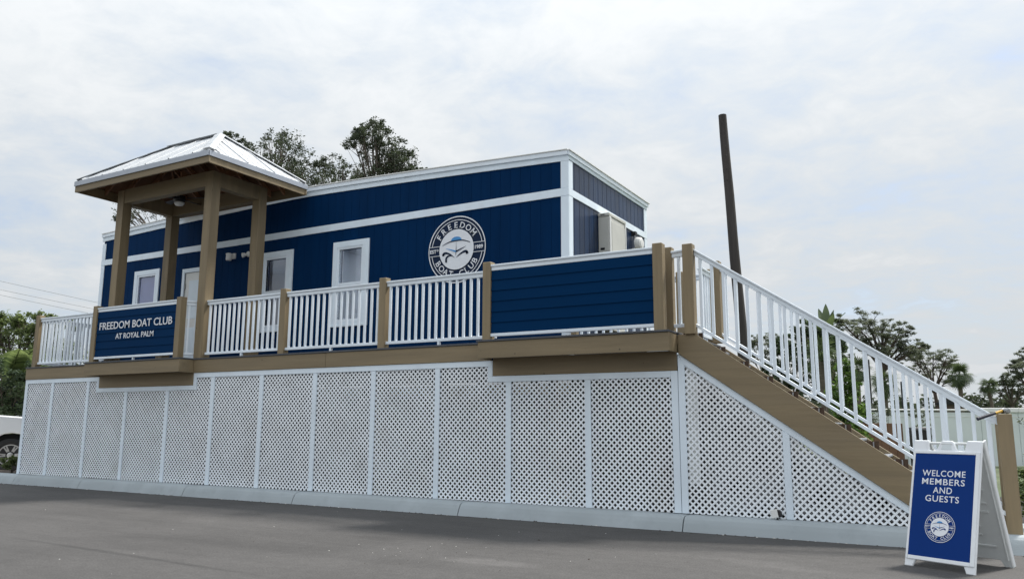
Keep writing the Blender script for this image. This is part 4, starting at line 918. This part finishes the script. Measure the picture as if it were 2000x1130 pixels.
tree('oak_tree', 'distant spreading oak above the white wall at far right', 'tree', (20.0, 84.9, 0), R5, 'leaf_oak', seed=24, size=.2, dens=1.1, grow=1.1, r0=.22, squash=.6, depth=1.5)
tree('pine_tree', 'small thin pine visible through the top of the stair balusters', 'tree', (6.6, 36.2, 0), R7, 'leaf_pine', 'bark_pine', seed=25, size=.25, dens=.7, needle=True, r0=.09, squash=.5, depth=.6)
R8a = [(9.43, 27.38, 4.9, 0.41), (9.67, 27.65, 4.22, 0.5), (10.01, 27.75, 4.68, 0.5), (10.14, 28.0, 3.77, 0.6), (9.4, 27.67, 3.31, 0.5), (9.14, 27.43, 3.77, 0.46), (8.68, 27.3, 3.08, 0.46), (9.86, 28.02, 2.86, 0.6), (9.3, 27.6, 2.4, .5)]
R8b = [(10.36, 27.82, 5.36, 0.45), (10.68, 27.96, 5.3, 0.41), (10.85, 28.14, 5.0, 0.5), (10.57, 28.16, 4.23, 0.6), (10.68, 28.45, 3.09, 0.6), (11.38, 28.36, 5.2, 0.4), (11.65, 28.6, 4.9, 0.41), (11.59, 28.7, 4.46, 0.41), (11.2, 28.4, 3.6, .5), (10.9, 28.4, 2.5, .5)]
tree('broadleaf_tree', 'dark green tree behind the upper stair balusters', 'tree', (9.6, 27.6, 0), R8a, 'leaf_dark', seed=31, size=.18, dens=1.3, r0=.12, depth=.6)
tree('broadleaf_tree', 'dark shaggy tree below the palm behind the middle of the stairs', 'tree', (10.9, 28.2, 0), R8b, 'leaf_dark', seed=32, size=.18, dens=1.4, r0=.15, depth=.6)
SS = [(13.9, 11.67, 2.71, 0.18), (13.96, 11.76, 2.4, 0.26), (13.77, 11.7, 2.15, 0.28), (14.08, 11.89, 2.08, 0.23), (13.96, 11.89, 1.77, 0.31), (13.73, 11.78, 1.64, 0.26), (14.12, 12.0, 1.64, 0.23), (13.64, 11.68, 1.89, 0.2), (13.9, 11.8, 1.3, .3), (13.7, 11.7, 1.0, .3), (14.1, 11.9, 1.0, .3)]
tree('shrub', 'bright green leafy young tree behind the middle of the stair rail', 'shrub', (13.9, 11.8, 0), SS, 'leaf_bright', seed=33, size=.10, dens=1.0, r0=.05, depth=.25)
tree('shrub', 'grey-green bush left of the white wall behind the stairs', 'shrub', (14.45, 14.2, 0), [(14.2, 14.2, 1.5, .3), (14.4, 14.3, 1.2, .35), (14.1, 14.1, .9, .35), (14.55, 14.4, 1.65, .2), (14.6, 14.3, .8, .3)], 'twig_leaf', seed=34, size=.07, dens=.8, r0=.03, depth=.2)
tree('shrub', 'leafy green shrub behind the bottom newel post', 'shrub', (17.13, .98, .12), [(17.05, .95, .60, .12), (17.12, 1.0, .48, .12), (17.15, 1.02, .70, .10), (17.1, .98, .35, .12), (17.2, 1.0, .40, .12)], 'leaf_green', seed=35, size=.05, dens=.8, r0=.012, depth=.08)
tree('shrub', 'tall twiggy sapling right of the bottom newel post', 'shrub', (17.38, 2.1, .12), [(17.25, 2.1, 1.35, .12), (17.4, 2.15, 1.15, .15), (17.35, 2.1, .9, .16), (17.5, 2.1, 1.4, .12), (17.5, 2.1, 1.0, .14), (17.3, 2.1, .65, .14)], 'twig_leaf', seed=36, size=.045, dens=.22, r0=.014, depth=.1, twigs=7)
tree('shrub', 'thin twiggy sapling in front of the white wall behind the stairs', 'shrub', (15.4, 14.6, 0), [(15.25, 14.6, 1.6, .14), (15.45, 14.7, 1.45, .16), (15.35, 14.6, 1.2, .18), (15.5, 14.6, 1.0, .15)], 'twig_leaf', seed=37, size=.07, dens=.35, r0=.02, depth=.15)

def frond_mesh(name, mat, L_, nl, lw, droop, fan=False):
    m = MB()
    if fan:
        for i in range(17):
            a = R(-115+230*i/16); d_ = Vector((math.cos(a), math.sin(a), 0)); l_ = L_*(.55+.12*math.cos(a))
            b0 = Vector((L_*.45, 0, L_*.12)); q = Vector((-d_.y, d_.x, 0))*lw
            m.add([b0, b0+d_*l_*.55-q+Vector((0, 0, .02*L_)), b0+d_*l_-Vector((0, 0, droop*L_*.35)), b0+d_*l_*.55+q+Vector((0, 0, .02*L_))], [(0, 1, 2, 3)])
        m.tube([(0, 0, 0), (L_*.25, 0, L_*.09), (L_*.45, 0, L_*.12)], [.02*L_, .015*L_, .01*L_], 5)
    else:
        pts = [Vector((L_*t*(1-.12*t), 0, L_*(.42*t - droop*t*t))) for t in [i/12 for i in range(13)]]
        m.tube(pts, [.018*L_*(1-.8*i/12)+.004 for i in range(13)], 5)
        for i in range(nl):
            t = .12+.88*i/nl; k = min(11, int(t*12)); p = pts[k].lerp(pts[k+1], t*12-k); tg = (pts[k+1]-pts[k]).normalized()
            ll = L_*.34*math.sin(math.pi*(.12+.83*t))
            for s_ in (-1, 1):
                d_ = (Vector((0, s_, 0)) + tg*.75 + Vector((0, 0, -.28))).normalized(); q = tg*lw
                m.add([p-q, p+d_*ll*.5-q*.8, p+d_*ll-Vector((0, 0, ll*.25)), p+d_*ll*.5+q*.8, p+q], [(0, 1, 2, 3, 4)])
    me, _ = m.mesh(name, mat, origin=(0, 0, 0)); return me
FM = {}
def palm(label, base, h, L_, n, fan, seed, mat='leaf_palm', tr=.14, lean=0, el=(-35, 75), lw=None):
    rng = random.Random(seed); t = thing('palm_tree', label, 'palm tree', base); b = Vector(base); top = b+Vector((lean, 0, h))
    MB().tube(bez(b-Vector((0, 0, .05)), b+Vector((lean*.2, 0, h*.5)), top, 8), [tr*1.25, tr*1.05, tr, tr*.95, tr*.95, tr, tr*1.05, tr*.9], 10).build('trunk', 'palm_trunk', t)
    key = (fan, L_, mat)
    if key not in FM: FM[key] = [frond_mesh('frond', mat, L_*s_, 22, lw or L_*.028, dr, fan) for s_, dr in ((1, .55), (.9, .75), (1.05, .4))]
    for i in range(n):
        o = bpy.data.objects.new('frond', FM[key][i % 3]); link(o, t, top); e_ = R(el[0]+(el[1]-el[0])*rng.random()); o.rotation_euler = (rng.uniform(-.3, .3), -e_+.25, rng.random()*6.28)
    return t
palm('feather palm with arching fronds between the left trees and the truck', (-14.6, 6.9, 0), 2.7, 2.2, 16, False, 1, 'leaf_green', .13, el=(-10, 70))
palm('sabal palm with round head right of the rounded pine', (15.74, 70.54, 0), 5.6, 1.25, 34, True, 2, tr=.18, el=(-70, 80))
palm('smaller leaning sabal palm above the white wall', (18.2, 71.9, 0), 4.7, .95, 30, True, 3, tr=.14, lean=-.35, el=(-60, 80))
palm('tall fan palm with broad leaves poking above the stair rail', (12.45, 17.8, 0), 3.3, .85, 18, True, 4, 'leaf_palm', .09, el=(-40, 85))
palm('short sabal palm left of the biggest pine trunk', (9.6, 52, 0), 5.2, 1.1, 32, True, 5, tr=.17, el=(-75, 75))
palm('sabal palm trunk and head behind the lower stair balusters', (12.0, 44, 0), 3.8, 1.0, 30, True, 6, tr=.15, el=(-75, 75))
# broad banana-like leaves on the tall fan palm's neighbour
bl = thing('banana_plant', 'clump of broad upright banana leaves rising over the stair rail', 'plant', (12.75, 17.2, 0))
MB().tube([(12.75, 17.2, -.05), (12.75, 17.2, 4.15)], [.1, .06], 8).build('stem', 'leaf_palm', bl)
for i, (az, e_, l_) in enumerate(((.2, 55, .8), (2.9, 50, .85), (1.6, 80, .95), (.9, 70, .8), (3.8, 40, .8), (5.2, 45, .8), (2.2, 68, .9))):
    u = Vector((math.cos(az)*math.cos(R(e_)), math.sin(az)*math.cos(R(e_)), math.sin(R(e_)))); s_ = u.cross(Vector((0, 0, 1))).normalized(); c = Vector((12.75, 17.2, 4.12)); l_ *= 1.3; m = MB(); n = 8
    for k in range(n+1):
        t = k/n; p = c+u*l_*t - Vector((0, 0, .18*l_*t*t)); ww = .12*math.sin(math.pi*min(1, .12+.88*t))+.004; m.v += [tuple(p-s_*ww+Vector((0, 0, .03))), tuple(p), tuple(p+s_*ww+Vector((0, 0, .03)))]
    for k in range(n): m.f += [(3*k, 3*k+1, 3*k+4, 3*k+3), (3*k+1, 3*k+2, 3*k+5, 3*k+4)]
    m.build('leaf', 'leaf_palm', bl)
# far wooded strip
rngw = random.Random(77); fw = MB()
for i in range(400):
    t = rngw.random(); x = -6+46*t; yv = 88+rngw.random()*16
    leafcloud(fw, Vector((x, yv, rngw.uniform(.5, 4.0))), rngw.uniform(.9, 1.6), 60, .6, rngw, .8, False, .2)
o = fw.build('far_woodland', 'leaf_oak'); tag(o, 'dark low line of distant woodland behind the white wall', 'woodland', kind='stuff')
fw = MB()
for i in range(120):
    x = rngw.uniform(-60, -19); yv = 16+rngw.random()*16 + (-19-x)*.2
    leafcloud(fw, Vector((x, yv, rngw.uniform(.5, 3.6))), rngw.uniform(.6, 1.1), 44, .4, rngw, .8, False, .2)
o = fw.build('far_woodland', 'leaf_green'); tag(o, 'green line of distant trees beyond the left end of the deck', 'woodland', kind='stuff')

# ------------------------------------------------------------------ background structures at right
wf = thing('white_wall', 'long pale grey-white panel wall with white coping behind the stairs', 'wall', (20, 22, 0))
a0 = Vector((13.62, 18.69, 0)); a1 = Vector((18.06, 21.23, 0)); dW = (a1-a0).normalized(); nW = Vector((dW.y, -dW.x, 0)); yawW = math.atan2(dW.y, dW.x)
for i in range(12):
    c = a0+dW*(1.22*i+.61); obox('wall_panel', (c.x, c.y, .85), (1.205, .06, 1.70), (0, 0, yawW), 'vinyl_fence', wf, .006)
    c2 = c+nW*.036; obox('batten', (c2.x, c2.y, 1.56), (1.205, .012, .02), (0, 0, yawW), 'fixture', wf, .002)
    obox('coping', (c.x, c.y, 1.775), (1.218, .16, .14 if i > 2 else .05), (0, 0, yawW), 'fence_cap', wf, .01)
en = thing('timber_enclosure', 'rusty brown boarded enclosure behind the lower stairs', 'enclosure', (14.7, 12.4, 0))
b0 = Vector((14.10, 12.05, 0)); dB = Vector((.868, .497, 0)).normalized(); yawB = math.atan2(dB.y, dB.x)
for i in range(6):
    c = b0+dB*(.185*i+.09); obox('board', (c.x, c.y, .66), (.178, .03, 1.32-.01*(i % 2)), (0, 0, yawB), 'brown', en, .004)
bn = thing('waste_bin', 'black upright bin next to the brown enclosure', 'bin', (15.4, 12.8, 0))
c = Vector((15.42, 12.83, 0)); pb = Plane2(c, dB, (0, 0, 1))
MB().prism([pb(-.17, 0, .2), pb(.17, 0, .2), pb(.20, 1.15, .2), pb(-.20, 1.15, .2)], -pb.n*.4).build('body', 'black', bn, bevel=.01)
MB().prism([pb(-.22, 1.153, .24), pb(.22, 1.153, .24), pb(.20, 1.22, .2), pb(-.20, 1.22, .2)], -pb.n*.46).build('lid', 'black', bn, bevel=.01)
for i, (x_, y_, h_, lab) in enumerate(((13.34, 22.83, 3.7, 'slim dark metal lamp post left of the pine trunk'), (14.36, 23.64, 2.9, 'thin dark post right of the pine trunk'))):
    t = thing('lamp_post', lab, 'lamp post', (x_, y_, 0)); MB().tube([(x_, y_, -.04), (x_, y_, h_)], [.06, .045], 8).build('shaft', 'dark', t)
    MB().lathe([(.10, 0), (.10, .3), (.05, .34)], 10, (x_, y_, -.03)).build('base', 'dark', t)
hb = thing('shed', 'small distant brown shed above the white wall coping', 'shed', (15.6, 60, 0))
MB().box(14.2, 15.4, 60, 62, -.03, 2.9).build('wall', 'house_brown', hb); MB().prism([(14.05, 59.8, 2.9), (15.55, 59.8, 2.9), (14.8, 59.8, 3.5)], (0, 2.4, 0)).build('roof', 'dark', hb)

# ------------------------------------------------------------------ truck and blue sign at left
tk = thing('pickup_truck', 'white pickup truck parked beyond the left corner, front wheel showing', 'pickup truck', (-4.87, 1.9, 0))
vd = Vector((-21.5, 11.75, 0)).normalized(); ax = Vector((-vd.y, vd.x, 0)) * -1      # nose direction (to the right in view)
if ax.dot(rgt) < 0: ax = -ax
WC = Vector((-4.87, 1.92, 0)); pt = Plane2(WC, ax, (0, 0, 1))      # x along truck (0 at front wheel), y up, normal towards viewer
def tpr(pts, h0, h1, name, mat, par=tk, bev=.0): return MB().prism([pt(a, b, h0) for a, b in pts], pt.n*(h1-h0)).build(name, mat, par, bevel=bev)
def arch(cx, r, n=10): return [(cx+r*math.cos(math.pi*i/n), .42+r*math.sin(math.pi*i/n)) for i in range(n+1)][::-1]
WB = -3.7; W2 = 1.98; ar = .56
lower = [(-5.0, .55), (WB-ar, .42)] + arch(WB, ar) + [(WB+ar, .42), (-ar, .42)] + arch(0, ar) + [(ar, .42), (.98, .45), (1.03, .75), (1.0, 1.10), (.90, 1.26), (.55, 1.36), (-.2, 1.42), (-1.0, 1.47), (-3.1, 1.50), (-5.0, 1.48), (-5.05, .9)]
tpr(lower, -W2, 0, 'body', 'car_paint', bev=.03)
tpr([(-3.15, 1.50), (-1.0, 1.47), (-1.75, 2.02), (-2.2, 2.10), (-2.95, 2.06)], -W2+.12, -.12, 'cab', 'car_paint', bev=.05)
tpr([(-2.05, 1.54), (-1.25, 1.52), (-1.72, 1.94), (-2.05, 2.0)], -.118, -.108, 'side_window', 'carglass'); tpr([(-3.0, 1.55), (-2.12, 1.54), (-2.12, 2.0), (-2.85, 1.98)], -.118, -.108, 'side_window', 'carglass')
tpr([(-2.1, .62), (-.95, .62), (-.95, 1.44), (-2.1, 1.46)], .001, .006, 'door', 'car_paint'); tpr([(-1.95, 1.22), (-1.72, 1.22), (-1.72, 1.26), (-1.95, 1.26)], .007, .03, 'door_handle', 'car_paint')
tpr([(.85, .95), (1.02, .95), (.99, 1.15), (.86, 1.2)], .001, .01, 'headlight', 'headlamp'); tpr([(.9, .42), (1.12, .45), (1.13, .68), (.95, .7)], -W2+.03, -.03, 'bumper', 'alloy', bev=.02)
tpr([(-4.95, 1.0), (-4.8, 1.0), (-4.8, 1.35), (-4.95, 1.35)], .001, .01, 'tail_light', 'lamp_red')
MB().prism([pt(-.55, .3, -.35), pt(.55, .3, -.35), pt(.55, .95, -.35), pt(-.55, .95, -.35)], -pt.n*.02).build('wheel_well', 'black', tk)
for cx in (0, WB):
    for h0, sg in ((-.02, 1), (-W2+.02, -1)):
        c = pt(cx, .42, h0); nn = pt.n*sg
        wo = MB().lathe([(.27, -.20), (.38, -.235), (.415, -.21), (.42, -.12), (.415, -.03), (.38, 0), (.28, -.005), (.265, -.03)], 32, c, nn).build('wheel', 'tyre', tk, smooth=True)
        rm = MB().lathe([(.272, -.01), (.262, -.002), (.25, -.02), (.235, -.10), (.0, -.11)], 32, c, nn); rm.build('rim_barrel', 'black', wo)
        MB().lathe([(.275, -.012), (.270, .0), (.248, -.004), (.244, -.03)], 32, c, nn).build('rim_lip', 'alloy', wo)
        sk = MB(); rr = Vector(pt.ux); uu = Vector((0, 0, 1))
        for k in range(6):
            for dd in (-.13, .13):
                a = 2*math.pi*k/6+dd; d_ = rr*math.cos(a)+uu*math.sin(a); q = nn.cross(d_)
                sk.prism([c+d_*.05-q*.022-nn*.035, c+d_*.05+q*.022-nn*.035, c+d_*.25+q*.016-nn*.015, c+d_*.25-q*.016-nn*.015], nn*.02)
        sk.lathe([(.075, -.04), (.075, -.012), (.05, -.002), (.0, .0)], 16, c, nn); sk.build('spokes', 'alloy', wo)
bs = thing('blue_notice', 'small dark blue notice board with white lines left of the lattice corner', 'sign', (-11.33, 5.6, 0))
vb = (CAM-Vector((-11.33, 5.6, 1.24))); vb.z = 0; vb.normalize(); pb2 = Plane2(Vector((-11.35, 5.5, 0)), Vector((-vb.y, vb.x, 0)), (0, 0, 1))
MB().prism([pb2(-.14, 1.32, 0), pb2(.22, 1.32, 0), pb2(.22, 1.98, 0), pb2(-.14, 1.98, 0)], -pb2.n*.03).build('board', 'logo_navy', bs, bevel=.01)
for y0, x0, x1, hh in ((1.80, -.02, .06, .10), (1.62, -.08, .16, .03), (1.55, -.05, .14, .03), (1.44, -.10, .18, .04), (1.36, -.10, .18, .03)): MB().flat([pb2(x0, y0, .003), pb2(x1, y0, .003), pb2(x1, y0+hh, .003), pb2(x0, y0+hh, .003)]).build('lettering', 'print_white', bs)
MB().tube([pb2(.04, -.03, -.05), pb2(.04, 1.9, -.05)], .03, 8).build('pole', 'dark', bs)

# ------------------------------------------------------------------ small floodlight at the foot of the stair lattice
fl = thing('floodlight', 'small grey and black floodlight on the kerb against the stair lattice', 'floodlight', (14.60, -.09, .18))
pq = Plane2(Vector((14.585, -.075, .245)), Vector((1, -.25, .25)), Vector((-.22, .1, 1)))
MB().prism([pq(-.055, -.045, 0), pq(.03, -.045, 0), pq(.03, .05, 0), pq(-.055, .05, 0)], pq.n*.045).build('lamp_face', 'fixture', fl, bevel=.006)
MB().prism([pq(.031, -.045, -.01), pq(.062, -.04, -.01), pq(.062, .02, -.01), pq(.031, .045, -.01)], pq.n*.05).build('heat_sink', 'black', fl, bevel=.004)
MB().tube([(14.59, -.08, .178), (14.59, -.08, .225)], .012, 8).build('bracket', 'black', fl)

# ------------------------------------------------------------------ litter on the asphalt
rl = random.Random(5); dm = MB(); dk = MB()
for _ in range(120):
    x = rl.uniform(4, 17.5); yv = rl.uniform(-6, -.36); s_ = rl.uniform(.002, .007)*(1 if rl.random() < .94 else 2.0)
    if rl.random() < .3: x = 12.0+rl.gauss(0, .5); yv = -3.0+rl.gauss(0, .35)
    (dm if rl.random() < .45 else dk).add([(x-s_, yv-s_*.8, .001), (x+s_, yv-s_*.5, .001), (x+s_*.7, yv+s_, .001), (x-s_*.6, yv+s_*.9, .001), (x, yv, .001+s_*.8)], [(0, 1, 4), (1, 2, 4), (2, 3, 4), (3, 0, 4)])
for _ in range(230):
    x = rl.uniform(-2, 17.5); yv = -.315-abs(rl.gauss(0, .035)); s_ = rl.uniform(.004, .014)
    (dk if rl.random() < .75 else dm).add([(x-s_*1.4, yv-s_*.5, .002), (x+s_*1.4, yv-s_*.4, .002), (x+s_, yv+s_*.6, .003), (x-s_, yv+s_*.6, .003), (x, yv, .003+s_*.7)], [(0, 1, 4), (1, 2, 4), (2, 3, 4), (3, 0, 4)])
tag(dm.build('gravel', 'debris'), 'scattered pale grit on the asphalt', 'gravel', kind='stuff'); tag(dk.build('leaf_litter', 'leaf_litter'), 'scattered dark bits of litter on the asphalt', 'litter', kind='stuff')
